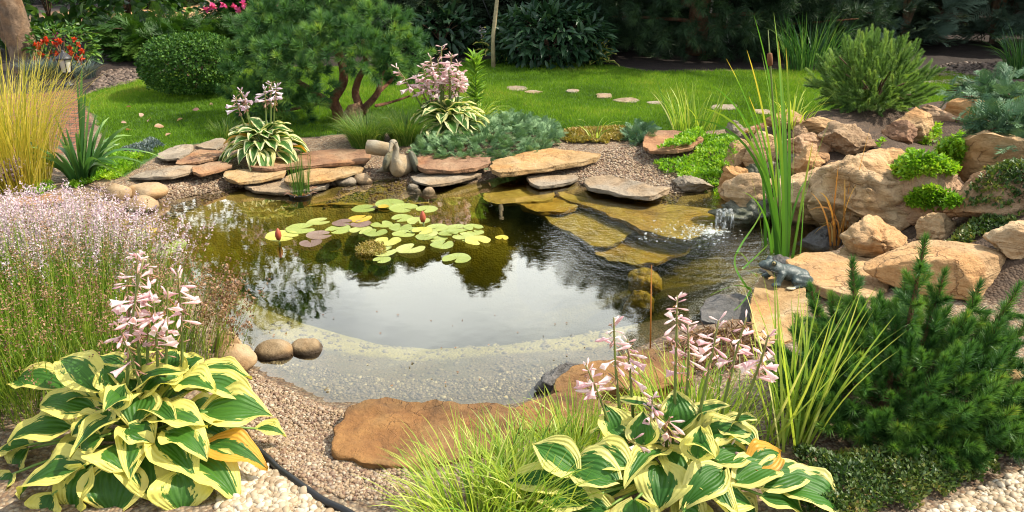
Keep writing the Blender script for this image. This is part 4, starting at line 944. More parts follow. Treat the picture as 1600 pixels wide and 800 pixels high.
# roses
t, b, r, h = leafbush(376, 74, 74, 92, 'rose_bush', 'rose bush with magenta pink flowers at the top left', 'broad', 700, .10, .55, 'rose bush', z=.15)
def blooms(t, P, size, m_, name='flower'):
    for p in P:
        A = Acc()
        for q in range(14):
            d = rdir(1, .35); leafy(A, np.array([p]), d, size, asp=.75, proto=DIA)
        A.mk(name, MT[m_], t)
blooms(t, [WY(px, py, b[1] - .75) for px, py in [(332,12),(350,8),(366,12),(374,20),(432,8),(452,12),(446,6),(380,6),(322,16),(402,10),(438,16)]], .065, 'rosefl')
t, b, r, h = leafbush(92, 112, 50, 62, 'red_flower_bush', 'low bush full of small red flowers beside the leaning trunk', 'broad', 700, .07, .4, 'flowering bush', z=.15)
pp = [WY(px, py, b[1] - .3) for px, py in zip(rng.uniform(52, 130, 46), rng.uniform(60, 104, 46))]
blooms(t, pp, .035, 'redfl')
t, b, r, h = leafbush(44, 78, 22, 30, 'pink_flower_bush', 'small pink flowers left of the red flower bush', 'broad', 160, .07, .4, 'flowering bush', z=.15)
blooms(t, [WY(px, py, b[1] - .2) for px, py in [(45, 62), (86, 61), (90, 58), (40, 66)]], .06, 'rosefl')
# leaning trunk with its crown above the frame
t = thing('leaning_tree', 'leaning tree trunk with rough bark at the upper left', 'tree', G(42, 112))
A = Acc(); b = ORG[t.name]; Yb = b[1]
tr = np.array([b + np.array([.02, 0, -.05]), WY(38, 85, Yb), WY(24, 40, Yb), WY(8, -10, Yb), WY(-40, -110, Yb + .1), WY(-90, -260, Yb + .2)])
addtube(A, smooth_poly(tr, 5, False)[:26], np.interp(np.arange(26), [0, 4, 25], [.20, .155, .085]), 16, .5, .22, 3)
fk = np.array([WY(28, 70, Yb + .03), WY(6, 40, Yb + .1), WY(-30, -10, Yb + .15), WY(-120, -140, Yb + .3)])
addtube(A, smooth_poly(fk, 5, False)[:16], np.linspace(.12, .07, 16), 12, .5, .2, 4)
for c_ in ((-6.1, Yb + 1.5, 3.2), (-4.8, Yb + 1.7, 3.0), (-3.5, Yb + 1.9, 3.2), (-5.4, Yb + 1.6, 4.)): addtube(A, bez(tr[4], (tr[4] + np.array(c_)) / 2 + np.array([0, 0, .3]), c_, 8), np.linspace(.06, .012, 9), 8, .5, .15)
A.mk('trunk', MT['bark'], t)
A = Acc()
for c_, r_, n in [((-6.1, Yb + 1.5, 3.2), (1.3, .9, .8), 1500), ((-4.8, Yb + 1.7, 3.0), (1.1, .9, .75), 1300), ((-3.5, Yb + 1.9, 3.2), (.9, .8, .7), 900), ((-5.4, Yb + 1.6, 4.0), (1.3, .9, .7), 1200), ((-4.3, Yb + 1.7, 2.15), (1.3, .8, .7), 2600), ((-6., Yb + 1.6, 2.25), (1.2, .8, .65), 2000)]:
    P, d = clumpshell(c_, r_, n, .3, lump=.3); leafy(A, P, d + rng.normal(size=(n, 3)) * .6, .13, asp=.5)
A.mk('crown', MT['broad'], t)
# arching junipers behind the box ball
def arching(px, py, rpx, hpx, lb, n=420, m_='arch', size=.27, z=.15, az=None, name='arching_juniper', group=None):
    b = U(px, py, z); k = dist(b) / FPX; r = rpx * k; h = hpx * k; b = b + np.array([0, r * .5, 0])
    t = thing(name, lb, 'juniper', b, group); A = Acc(); B = Acc()
    m = 34; P = []; D = []
    for q in range(m):
        a = rng.uniform(0, 6.28); l = r * rng.uniform(.45, 1.05); hh = h * rng.uniform(.25, .95)
        br = bez(b, b + np.array([math.cos(a) * l * .35, math.sin(a) * l * .3, hh * 1.05]), b + np.array([math.cos(a) * l, math.sin(a) * l * .8, hh * rng.uniform(.75, 1.)]), 8)
        addtube(A, br, np.linspace(.014, .003, 9), 5, .5)
        for s in range(n // m):
            i = rng.integers(1, 8); P.append(br[i] + rng.normal(size=3) * .04); D.append(br[i + 1] - br[i] + rng.normal(size=3) * .06)
    A.mk('branches', MT['twig'], t)
    P = np.array(P); D = unit(np.array(D)) + rng.normal(size=(len(P), 3)) * .3
    bush_sprays(B, P, D, size, droop=.05); B.mk('foliage', MT[m_], t); return t
arching(226, 98, 104, 54, 'arching dark green juniper behind the box ball and lantern', 950)
arching(326, 92, 76, 46, 'feathery green juniper right above the box ball', 640)
arching(420, 96, 60, 70, 'dark green juniper between the box ball and the shaped pine', 320, 'thuja')
# thin pole with guy wire
A = Acc(); addtube(A, [G(771, 106) + np.array([0, 0, -.05]), WY(770, 60, G(771, 106)[1]), WY(779, -20, G(771, 106)[1]), WY(781, -120, G(771, 106)[1])], [.026, .025, .022, .02], 8, .5, .12)
pt = thing('tree_stake', 'thin pale wooden pole standing on the lawn edge', 'pole', G(771, 106)); A.mk('pole', MT['pole'], pt)
A = Acc(); addtube(A, [WY(750, -10, 10.2), WY(783, 66, 10.9)], .006, 5); A.mk('guy_wire', MT['iron'], pt)
# distant hostas
def smallhosta(px, py, wpx, lb, n, Ln, m_, seed, z=.14, zr=(.05, .3), group='variegated hostas', sk=(), fm='mauve', fs=.05, nf=11, span=.35, el=(.1, .9), hz=0):
    b = U(px, py, z); k = dist(b) / FPX; r = wpx * k / 2
    t = thing('hosta', lb, 'hosta', b, group)
    rosette(t, b + np.array([0, r * .3, 0]), n, r, Ln, Ln * .55, m_, seed, zr, el)
    for i, (x, y, bx) in enumerate(sk):
        flower_stalk(t, b + np.array([(bx - px) * k, r * .35, .08]), WY(x, y, b[1] + r * .3 + rng.normal() * .04), fm, nf, fs, seed * 50 + i, single=True, span=span, spent=18)
    return t
smallhosta(782, 98, 84, 'variegated hosta by the thin pole with two faded flower heads', 26, .2, 'hosta', 3, sk=[(752, 42, 756), (788, 40, 788)], zr=(.08, .3))
smallhosta(938, 105, 44, 'small variegated hosta under the big pine', 14, .17, 'hosta', 4, zr=(.05, .16))
# lantern
lb_ = G(108, 134); t = thing('garden_lantern', 'black post lantern with glass panes among blue grass', 'lantern', lb_)
k = dist(lb_) / FPX; s = 46 * k / .46
A = Acc(); V, F = lathe([(0, 0), (.075, 0), (.07, .02), (.045, .035), (.035, .06), (.03, .14), (.05, .15), (.05, .165), (.075, .18), (.08, .19), (0, .19)], 6); A.add(V * s + lb_, F); A.mk('post', MT['iron'], t, smooth=False)
A = Acc(); V, F = lathe([(.0, .36), (.115, .36), (.118, .372), (.085, .40), (.05, .435), (.022, .45), (.022, .46), (.012, .475), (0, .485)], 6); A.add(V * s + lb_, F); A.mk('roof', MT['iron'], t, smooth=False)
A = Acc()
for q in range(6):
    a = q / 6 * 6.283; addtube(A, [lb_ + s * np.array([.072 * math.cos(a), .072 * math.sin(a), .185]), lb_ + s * np.array([.1 * math.cos(a), .1 * math.sin(a), .365])], .007 * s, 5)
A.mk('frame', MT['iron'], t)
g = M('lantern_glass'); g.end((.55, .52, .42), .1, spec=.6); A = Acc(); V, F = lathe([(.064, .19), (.092, .362)], 6); A.add(V * s + lb_, F); A.mk('glass', g.m, t, smooth=False)
# blue fescues
BG_ = 'blue fescue tufts'
grass('blue_fescue', 'blue grey fescue tuft at the foot of the leaning trunk', 'ornamental grass', (62, 122), 420, .12, (.2, .32), (.9, 1.9), .006, 'bfescue', BG_)
grass('blue_fescue', 'blue grey fescue tuft just left of the lantern', 'ornamental grass', (86, 121), 380, .10, (.18, .3), (.9, 1.8), .006, 'bfescue', BG_)
grass('blue_fescue', 'blue grey fescue tuft right of the lantern', 'ornamental grass', (134, 122), 300, .10, (.16, .28), (.8, 1.6), .006, 'bfescue', BG_)
# box ball
b = U(286, 152, .15); k = dist(b) / FPX; r = 70 * k; hh = 82 * k
b = b + np.array([0, r * .7, 0]); t = thing('box_ball', 'clipped round box bush on the left lawn', 'topiary', b)
A = Acc()
for q in range(7):
    a = q; addtube(A, bez(b, b + np.array([0, 0, .2]), b + np.array([math.cos(a) * r * .6, math.sin(a) * r * .6, hh * .55]), 5), np.linspace(.02, .006, 6), 5)
A.mk('stem', MT['twig'], t)
A = Acc(); n = 15000; d = rdir(n); kk = rng.uniform(.72, 1, n) ** .4 * (1 + .10 * fbm(d * 5, 8, 3)) * np.where(rng.random(n) < .02, rng.uniform(1., 1.09, n), 1)
sq = (np.abs(d[:, 0]) ** 2.5 + np.abs(d[:, 1]) ** 2.5 + np.abs(d[:, 2]) ** 2.5) ** (-1 / 2.5)
P = b + np.array([0, 0, hh * .5]) + d * (sq * kk)[:, None] * np.array([r, r * .95, hh * .5]); P[:, 2] = np.maximum(P[:, 2], b[2] + .015)
leafy(A, P, d * .6 + rng.normal(size=(n, 3)) * .6, .032, N=d + rng.normal(size=(n, 3)) * .45, asp=.6, proto=DIA); A.mk('foliage', MT['box'], t)
# ------------------------------------------------------------------ shaped pine
pb = U(525, 190, .13); Yp = pb[1] + .15
t = thing('shaped_pine', 'cloud shaped pine with red brown branching trunks behind the pond', 'pine tree', pb)
A = Acc()
def trunkpx(pts, r0, r1, seed, dy=0):
    q = smooth_poly(np.array([WY(x, y, Yp + dy + dd) for x, y, dd in pts]), 5, False)[:(len(pts) - 1) * 5 + 1]
    addtube(A, q, np.linspace(r0, r1, len(q)), 10, .5, .22, seed)
trunkpx([(530,196,0),(528,175,0),(522,155,0),(536,130,.02),(535,100,.05),(520,70,.1)], .052, .03, 1)
trunkpx([(570,170,-.05),(556,150,-.03),(560,125,0),(572,95,.0),(565,60,0)], .036, .02, 2)
trunkpx([(545,192,0),(566,172,-.05),(590,145,-.05),(596,115,0),(610,90,.02)], .034, .018, 3)
trunkpx([(528,175,0),(500,150,0),(470,130,.1),(440,110,.1)], .034, .016, 4)
trunkpx([(590,145,-.05),(612,125,.15),(625,110,.2)], .018, .01, 5)
trunkpx([(522,155,0),(480,165,.05),(440,175,.1)], .022, .01, 6)
trunkpx([(588,165,0),(610,160,.2),(640,150,.3)], .016, .008, 7)
A.mk('trunk', MT['pinebark'], t)
P = []; D = []; T = []
for cx, cy, rp_, dy in [(425,50,52,.1),(480,30,60,.25),(540,20,60,.1),(590,50,55,-.1),(625,85,34,0),(400,100,40,.1),(455,95,52,-.2),(520,70,55,-.3),(570,85,42,-.35),(606,104,24,-.2),(440,150,42,-.05),(480,135,40,-.3),(410,178,34,0),(455,182,36,-.05),(385,150,30,.1),(395,65,34,.2),(630,118,22,.3),(640,75,26,.3),(500,-10,50,.3),(560,-10,46,.2)]:
    c = WY(cx, cy, Yp + dy); r = rp_ * dist(c) / FPX; n = int(16 + r * r * 420)
    q, d = clumpshell(c, (r, r * .9, r * .8), n, .5, .25); P.append(q); D.append(d + np.array([0, 0, .45]) + rng.normal(size=(n, 3)) * .25); T.append(np.clip(rng.normal(.42, .34, n), 0, 1))
P = np.concatenate(P); D = np.concatenate(D); T = np.concatenate(T)
V, F, tn = shoots(P, D, .05, 110, .088, .0048, 1.35, .3, tbase=T)
mk('crown', V, F, MT['pine'], t, attrs={'tint': tn})
boulder(534, 160, 566, 194, 'red', 90, 'rust red pointed stone at the foot of the shaped pine', dep=.6, z=.13)
# ------------------------------------------------------------------ round pine on the rockery
c = WY(1362, 128, 6.6); k = dist(c) / FPX; b = WY(1362, 190, 6.55); zt = float(Zf(b[0], b[1])); b[2] = zt
t = thing('round_pine', 'round dwarf pine with upright candles on the rockery', 'pine tree', b)
A = Acc()
for q in range(16):
    a = q * 2.4; addtube(A, bez(b, b + np.array([0, 0, .12]), c + np.array([math.cos(a) * .3, math.sin(a) * .28, rng.uniform(-.15, .2)]), 6), np.linspace(.014, .004, 7), 6, .5, .15)
A.mk('trunk', MT['twig'], t)
n = 520; d = rdir(n, .05); kk = rng.uniform(.1, 1, n) ** .5
P = c + d * kk[:, None] * np.array([76 * k, 74 * k, 60 * k]) + np.array([0, 0, -.02]); P[:, 2] = np.maximum(P[:, 2], b[2] + .05)
D = d * .6 + np.array([0, 0, 1.]) * (.55 + .2 * np.clip(d[:, 2:3], -1, 1)) + rng.normal(size=(n, 3)) * .15
V, F, tn = shoots(P, D, .11, 220, .043, .004, .95, .25); mk('crown', V, F, MT['bluepine'], t, attrs={'tint': tn})
# ------------------------------------------------------------------ near mugo pine
b = G(1400, 712); Ym = b[1] + .25; b = np.array([WY(1400, 600, Ym)[0], Ym, float(Zf(WY(1400, 600, Ym)[0], Ym))])
t = thing('mugo_pine', 'dark green mugo pine with tall leading shoot at the right front', 'pine tree', b)
ends = [(1446,372,0),(1332,412,.1),(1530,448,.12),(1590,452,.1),(1508,500,0),(1268,455,.15),(1300,470,.1),(1375,470,.2),(1560,510,0),(1610,500,.1),(1475,430,.05),(1415,440,.15),(1350,500,.1),(1400,505,0),(1455,505,.05)]
A = Acc(); P = []; D = []
for x, y, dy in ends:
    e = WY(x, y, Ym + dy); m0 = (b + e) / 2 + np.array([(e[0] - b[0]) * .25, (e[1] - b[1]) * .2, -.05]); br = bez(b, m0, e, 12)
    addtube(A, br, np.linspace(.016, .004, 13), 6, .5, .15)
    for i in range(6, 13):
        P.append(br[i - 1]); D.append(br[i] - br[i - 1])
    for i in range(5, 11):
        for s in range(2):
            P.append(br[i]); D.append(unit(br[i] - br[i - 1]) * .8 + rdir(1)[0] * .9)
A.mk('trunk', MT['pinebark'], t)
m = len(P)
n = 760; d = rdir(n, .02); cc = WY(1408, 612, Ym); kk = rng.uniform(.25, 1, n) ** .45
q = cc + d * kk[:, None] * np.array([.43, .38, .25]) * (1 + .2 * fbm(d * 2.5, 3, 2))[:, None]; q[:, 2] = np.maximum(q[:, 2], b[2] + .05)
P = np.concatenate([np.array(P), q]); D = np.concatenate([np.array(D), d * .8 + np.array([0, 0, .7]) + rng.normal(size=(n, 3)) * .2])
V, F, tn = shoots(P, D, .06, 200, .042, .0028, 1.2, .3); mk('crown', V, F, MT['mugo'], t, attrs={'tint': tn})
# ------------------------------------------------------------------ far shore plants
# striped hosta left of the shaped pine
HS = 'variegated hostas'
smallhosta(408, 246, 120, 'white edged hosta with faded flowers on the far shore, left of the shaped pine', 58, .18, 'hosta3', 7, z=.12, el=(-.4, .4), zr=(.03, .16), sk=[(424, 128, 418), (414, 138, 412), (432, 134, 424), (376, 142, 395), (382, 150, 398), (368, 152, 390)], fm='mauve', fs=.075, nf=10, span=.3)
smallhosta(700, 212, 130, 'pale hosta with a thick sheaf of pink flowers right of the shaped pine', 58, .2, 'hosta3', 8, z=.13, el=(-.4, .4), zr=(.04, .2), sk=[(690, 72, 694), (706, 84, 702), (672, 88, 684), (660, 104, 680), (684, 92, 690), (716, 98, 706), (700, 108, 700), (650, 122, 676), (664, 128, 684), (722, 112, 712), (676, 118, 688), (694, 126, 694), (710, 122, 704), (620, 106, 670)], fm='pink', fs=.085, nf=15, span=.42)
# lily plant
b = G(745, 196); t = thing('lily_plant', 'tall leafy lily stem right of the pink flowered hosta', 'lily', b)
A = Acc(); tp = WY(742, 92, b[1]); addtube(A, bez(b, (b + tp) / 2, tp, 8), np.linspace(.007, .004, 9), 6); A.mk('stem', MT['stalk'], t)
A = Acc(); n = 190; u = rng.random(n); a = rng.uniform(0, 6.283, n); P = b + u[:, None] * (tp - b); D = np.stack([np.cos(a), np.sin(a), .5 + u * .8], 1)
leafy(A, P, D, .115, asp=.16); A.mk('leaves', MT['lily'], t)
# small yellow striped arching grass
grass('striped_grass', 'yellow striped arching grass at the foot of the tall lily', 'ornamental grass', (748, 200), 60, .07, (.25, .42), (.9, 2.6), .012, 'carex', None, zoff=0)
FG = 'green fescue tufts on the far shore'
grass('fescue_tuft', 'rounded green fescue tuft left of the goose, brighter one of the pair', 'ornamental grass', (573, 226), 1100, .12, (.22, .34), (.7, 1.9), .0042, 'fescue', FG)
grass('fescue_tuft', 'green fescue tuft right of the brighter one, below the pink hosta', 'ornamental grass', (634, 222), 1000, .11, (.22, .34), (.7, 1.9), .0042, 'fescue', FG)
# silver green juniper mat
def mat_plant(name, lb, cat, px, n, size, m_, h=.12, z=.12, group=None, droop=-.2, kind='spray'):
    w_ = polypx(px, z); c = w_.mean(0); q = inpoly(px, n, z); dd = -sd(q[:, 0], q[:, 1], w_)
    hh = h * np.clip(dd / (dd.max() * .6), 0, 1) ** .6 * (1 + .5 * fbm(np.stack([q[:, 0] * 4, q[:, 1] * 4, 0 * dd], 1), 6, 3))
    P = np.stack([q[:, 0], q[:, 1], Zf(q[:, 0], q[:, 1]) + hh * rng.uniform(.5, 1, n) + .01], 1)
    out = unit(np.concatenate([q - c[:2], np.zeros((n, 1))], 1)); D = out * .7 + rng.normal(size=(n, 3)) * .5 + np.array([0, 0, .45])
    t = thing(name, lb, cat, np.array([c[0], c[1], float(Zf(c[0], c[1]))]), group); A = Acc(); cb = ORG[t.name]
    for i in range(12):
        e = P[rng.integers(n)]; addtube(A, bez(cb, (cb + e) / 2 + np.array([0, 0, .04]), e, 6), np.linspace(.008, .003, 7), 5)
    A.mk('branches', MT['twig'], t); A = Acc(); bush_sprays(A, P, D, size); A.mk('foliage', MT[m_], t); return t
mat_plant('juniper_mat', 'low silver green juniper mat in front of the lily on the far shore', 'juniper', [(644,236),(668,208),(730,190),(800,186),(862,196),(876,216),(840,236),(760,246),(690,246)], 1300, .085, 'bjun', .085)
grass('dark_grass', 'small dark green tuft below the left hosta', 'ornamental grass', (352, 214), 200, .08, (.1, .2), (.5, 1.5), .005, 'fescue')
mat_plant('juniper_sprig', 'small blue green juniper sprig at the lawn edge above the gravel patch', 'juniper', [(976,214),(1000,200),(1028,208),(1024,222),(990,226)], 90, .10, 'djun', .06)
# rusty moss strip at the lawn edge
def cover(px, n, name, lb, cat, m_, z=.12, h=.02, size=.03, lo=.5, fn=None, asp=.55, up=.4):
    q = inpoly(px, n, z); w_ = polypx(px, z); dd = -sd(q[:, 0], q[:, 1], w_)
    keep = dd > .04 * np.abs(fbm(np.stack([q[:, 0] * 9, q[:, 1] * 9, q[:, 0] * 0], 1), 2, 3)) * 3; q = q[keep]; dd = dd[keep]; n = len(q)
    hh = h * np.clip(dd / .12, 0, 1) ** .5 * (1 + .7 * fbm(np.stack([q[:, 0] * 8, q[:, 1] * 8, dd * 0], 1), 9, 3)) * rng.uniform(lo, 1, n)
    z0 = Zf(q[:, 0], q[:, 1]) if fn is None else fn(q[:, 0], q[:, 1])
    P = np.stack([q[:, 0], q[:, 1], z0 + hh], 1); D = rdir(n); D[:, 2] = np.abs(D[:, 2]) * .6 + up
    A = Acc(); pat = np.clip(.5 + .9 * fbm(P * 7, 12, 3) + rng.normal(size=n) * .2, 0, 1); leafy(A, P, D, size, asp=asp, proto=DIA, tb=pat)
    return A.mk(name, MT[m_], label=lb, cat=cat, kind='stuff')
cover([(876,202),(960,198),(1010,202),(1000,214),(940,224),(880,218)], 6000, 'moss_strip', 'rusty yellow moss between the lawn and the gravel patch', 'moss', 'moss', h=.03, size=.03)
grass('striped_grass', 'few pale arching blades on the moss strip', 'ornamental grass', (930, 222), 9, .03, (.2, .35), (1.2, 2.4), .010, 'carex')
grass('variegated_grass', 'pale variegated grass standing on the lawn edge left of the cattails', 'ornamental grass', (1082, 204), 70, .2, (.25, .46), (.2, 1.3), .013, 'carex', None, th0=.15)
grass('variegated_grass', 'pale grass tuft half hidden behind the cattail leaves', 'ornamental grass', (1238, 196), 50, .1, (.2, .36), (.4, 1.9), .012, 'carex')
# golden grass and sword plant at the left
grass('golden_grass', 'tall golden grass at the left edge', 'ornamental grass', (26, 292), 680, .2, (.6, 1.0), (.3, 1.5), .006, 'yellow', None, th0=.14, k=8, p=2.2)
b = G(128, 280); t = thing('sword_plant', 'dark green clump of sword shaped leaves at the left shore', 'yucca', b)
S = []
for x, y in [(120,118),(128,104),(134,140),(114,150),(142,150),(106,165),(150,178),(158,150)]:
    e = WY(x, y, b[1] + rng.normal() * .05); s = b + np.array([(x - 128) * .0012, rng.normal() * .03, 0]); S.append((s, (s + e) / 2 + np.array([0, 0, .06]), e))
blades(S, .034, 'blade', 'leaf', t, tint=.55); S = []
for i in range(58):
    a = rng.uniform(0, 6.283); l = rng.uniform(.3, .56); el = rng.uniform(.25, 1.25); s = b + np.array([math.cos(a), math.sin(a), 0]) * .06
    e = s + np.array([math.cos(a) * math.cos(el), math.sin(a) * math.cos(el), math.sin(el) * .85 - (.12 if el < .7 else 0)]) * l
    m0 = s + np.array([math.cos(a) * .3, math.sin(a) * .3, .75]) * l * .75; S.append((s, m0, e))
blades(S, .034, 'blade', 'leaf', t)
cover([(10,292),(60,280),(110,286),(190,270),(230,240),(180,236),(150,262),(60,300)], 4000, 'low_greenery', 'low green ground cover under the sword plant', 'ground cover', 'sedum', h=.03, size=.03)
cover([(180,236),(236,214),(262,224),(240,238),(200,244)], 2500, 'thyme_patch', 'grey green thyme mat at the left lawn corner', 'ground cover', 'bfescue', h=.03, size=.025)
# rush in a sunken pot
b = U(470, 306, 0); t = thing('rush_plant', 'thin upright green rush standing in the water by the far shore', 'rush', b)
A = Acc(); V, F = lathe([(.0, -.12), (.055, -.12), (.075, .012), (.082, .018), (.07, .02), (.0, .01)], 18, b); A.add(V, F); A.mk('pot', MT['black'], t)
n = 80; a = rng.uniform(0, 6.283, n); rr = .06 * np.sqrt(rng.random(n)); B = b + np.stack([rr * np.cos(a), rr * np.sin(a), np.zeros(n)], 1)
V, F = ribbon(B, a, rng.uniform(0, .14, n), rng.uniform(.02, .3, n), rng.uniform(.16, .36, n), np.full(n, .005), 5); mk('stems', V, F, MT['fescue'], t, attrs={'tint': rep(rng.random(n) * .6, 12)})
n = 60; a = rng.uniform(0, 6.283, n); B = b + np.stack([.06 * np.cos(a), .06 * np.sin(a), 0 * a + .01], 1)
V, F = ribbon(B, a, rng.uniform(.5, .9, n), rng.uniform(1.2, 2.2, n), rng.uniform(.05, .1, n), np.full(n, .006), 4); mk('dry_leaves', V, F, MT['spent'], t, attrs={'tint': rep(rng.random(n), 10)})
# ------------------------------------------------------------------ statues
def blob(parts, vox, name, m_, parent, sm=3, loc=(0, 0, 0), rot=0):
    bm = bmesh.new(); V, F = ico(3)
    for c, r, R3 in parts:
        Rm = np.array(Matrix.Identity(3)) if R3 is None else np.array(R3); W_ = (V * np.asarray(r)) @ Rm.T + np.asarray(c)
        vs = [bm.verts.new(v) for v in W_]
        for f in F: bm.faces.new([vs[i] for i in f])
    me = bpy.data.meshes.new('tmp'); bm.to_mesh(me); bm.free(); o = bpy.data.objects.new('tmp', me); COL.objects.link(o)
    r = o.modifiers.new('r', 'REMESH'); r.mode = 'VOXEL'; r.voxel_size = vox
    s = o.modifiers.new('s', 'SMOOTH'); s.factor = .6; s.iterations = sm
    ev = o.evaluated_get(bpy.context.evaluated_depsgraph_get()); m2 = ev.to_mesh()
    V = np.array([v.co[:] for v in m2.vertices]); Q = [list(p.vertices) for p in m2.polygons]; ev.to_mesh_clear(); bpy.data.objects.remove(o)
    q4 = np.array([f for f in Q if len(f) == 4]); q3 = np.array([f for f in Q if len(f) == 3]).reshape(-1, 3)
    V = rz(V, rot) + np.asarray(loc)
    return mk(name, V, [q4, q3] if len(q3) else q4, m_, parent)
def E(ax, ang): return Matrix.Rotation(ang, 3, ax)
def link(a, b, ra, rb, n=7):
    a, b = np.array(a, float), np.array(b, float); return [(a + (b - a) * i / (n - 1), [ra + (rb - ra) * i / (n - 1)] * 3, None) for i in range(n)]
# stone goose, seen from the front, head turned to its right
b = G(626, 276); k = dist(b) / FPX; s = 62 * k / .25; t = thing('goose_statue', 'stone goose statue sitting at the far waterline', 'statue', b)
def sc(p): return [(np.array(c) * s, np.array(r) * s, m_) for c, r, m_ in p]
body = [((0, .035, .065), (.08, .10, .066), None), ((-.01, -.03, .06), (.05, .05, .055), None)] + link((-.012, -.055, .07), (-.02, -.062, .13), .034, .024, 6) + link((-.02, -.062, .13), (-.012, -.05, .19), .023, .019, 6) + link((-.012, -.05, .19), (-.024, -.06, .228), .02, .024, 5) + [((-.026, -.066, .232), (.025, .03, .022), None)]
blob(sc(body), .0065 * s, 'body', MT['statue'], t, 4, b)
blob(sc(link((-.034, -.088, .226), (-.042, -.128, .192), .015, .008, 6)), .004 * s, 'beak', MT['statue'], t, 2, b)
for x, rot in ((.062, .25), (-.055, -.25)):
    blob(sc([((x * 1.3, .035, .09), (.026, .09, .068), E('Z', rot) @ E('Y', rot * -.8))]), .006 * s, 'wing', MT['statue_wing'], t, 1, b)
blob(sc(link((-.07, .05, .05), (-.15, .03, .025), .03, .008, 6)), .006 * s, 'tail', MT['statue'], t, 2, b)
for x in (-.047, -.006): blob(sc([((x, -.082, .238), (.0045, .004, .0045), None)]), .0015 * s, 'eye', MT['iron'], t, 0, b)
# carved stone lying behind the goose
c = WY(594, 231, b[1] + .12); V, F = rock_v((.235, .09, .1), 210, 3, .03, 0, 4, .92); V = ry(V, .12); c[2] = max(c[2] - .02, .17)
V, F, tr_ = tube([WY(572, 229, b[1] + .1), WY(573.5, 229.2, b[1] + .1), WY(585, 230.5, b[1] + .1), WY(600, 233, b[1] + .1), WY(612, 235, b[1] + .09), WY(614, 235.3, b[1] + .09)], [.036, .05, .054, .052, .05, .04], 20, True, .05, 5)
mk('stone_log', V, [F, tr_], MT['statue'], label='pale grey stone log lying behind the goose head', cat='stone')
# frog statue
m = M('painted_frog'); o_ = m.obj(False); zz = m.n('SeparateXYZ', {0: o_}).outputs; nz = m.noise(55., o_, 5, .7)
top = m.ramp(nz, [(.3, (.014, .024, .023)), (.55, (.04, .06, .056)), (.72, (.15, .175, .16))]); belly = m.ramp(nz, [(.3, (.4, .36, .22)), (.7, (.55, .5, .34))])
att = m.attr('tint'); col = m.mix(att, top, belly); m.end(col, .5, m.bump(m.noise(120., o_, 3), .6, .003), spec=.5); MT['frog'] = m.m
b = G(1222, 458); b[2] = .085; k = dist(b) / FPX; s = 74 * k / .25; t = thing('frog_statue', 'dark green ceramic frog statue on the ochre slab by the water', 'statue', b)
fp = [((.03, 0, .05), (.085, .055, .042), E('Y', .28)), ((-.05, 0, .075), (.055, .046, .04), E('Y', .5)), ((-.092, 0, .097), (.042, .036, .026), E('Y', .25)), ((-.118, 0, .1), (.022, .026, .016), None), ((.095, 0, .035), (.035, .045, .032), None)]
for sy in (-1, 1):
    fp += [((-.075, sy * .03, .122), (.016, .013, .016), None)]
    fp += link((-.035, sy * .042, .06), (-.058, sy * .06, .02), .02, .014, 5) + [((-.066, sy * .062, .016), (.026, .018, .013), None)]
    fp += [((.075, sy * .055, .034), (.055, .022, .03), E('Y', .15))] + link((.03, sy * .066, .03), (.105, sy * .068, .02), .02, .014, 5) + link((.09, sy * .07, .012), (.02, sy * .085, .007), .012, .008, 6) + [((.0, sy * .088, .006), (.026, .018, .006), None)]
body = blob(sc(fp), .0045 * s, 'body', MT['frog'], t, 3, b, .12)
co = np.array([v.co[:] for v in body.data.vertices]) / s; c_, s_ = math.cos(-.12), math.sin(-.12); xl = co[:, 0] * c_ - co[:, 1] * s_
mouth = .088 - (xl + .118) * .33
tn = np.where(xl < -.03, ss(.004, -.006, co[:, 2] - mouth) * ss(.035, .05, co[:, 2]) * (np.abs(co[:, 1]) < .042), ss(.016, .008, co[:, 2]) * (xl < .02) * (np.abs(co[:, 1]) > .075)); at = body.data.attributes.new('tint', 'FLOAT', 'POINT'); at.data.foreach_set('value', tn.astype(np.float32))
A = Acc()
mp_ = np.array([(-.045, -.046, .066), (-.075, -.043, .078), (-.105, -.034, .089), (-.132, -.018, .096), (-.139, 0, .098), (-.132, .018, .096), (-.105, .034, .089), (-.075, .043, .078)])
addtube(A, rz(mp_ * s, .12) + b, .0022 * s, 6); A.mk('mouth', MT['black'], t)
for sy in (-1, 1):
    ey = rz(np.array([[-.081, sy * .039, .124]]) * s, .12)[0]
    e = blob([((0, 0, 0), np.array((.0085, .007, .0085)) * s, None)], .0016 * s, 'eye', plain('eye_rim%d' % sy, (.3, .24, .08), .3), t, 0, b + ey)
    ORG[e.name] = b
    blob([((-.002 * s, sy * .0045 * s, 0), np.array((.0055, .005, .0055)) * s, None)], .0012 * s, 'pupil', MT['black'], e, 0, b + ey)
# ------------------------------------------------------------------ water lilies
LP = 'water lily pads'
def padm(name, stops, rim):
    m = M(name); o_ = m.obj(); r_ = m.n('ObjectInfo').outputs['Random']; p = m.n('TexCoord').outputs['Object']; v = m.n('SeparateXYZ', {0: p}).outputs
    ang = m.math('ARCTAN2', v[1], v[0]); ve = m.math('SINE', m.math('MULTIPLY', ang, 15.)); nz = m.noise(14., o_, 5, .7)
    col = m.ramp(m.math('ADD', m.math('MULTIPLY', r_, .55), m.math('MULTIPLY', nz, .5)), stops)
    col = m.mix(m.f(ve, .75, 1., 0., .35), col, m.mix(1., col, (1.35, 1.3, 1.2), 'MULTIPLY')); ln = m.n('VectorMath', {0: p}, operation='LENGTH').outputs['Value']
    sp_ = m.noise(40., o_, 4, .7); col = m.mix(m.f(sp_, .68, .74, 0., .7), col, rim)
    return m.end(col, .32, m.bump(m.math('ADD', m.math('MULTIPLY', ve, .3), nz), .3, .004), .15, spec=.5)
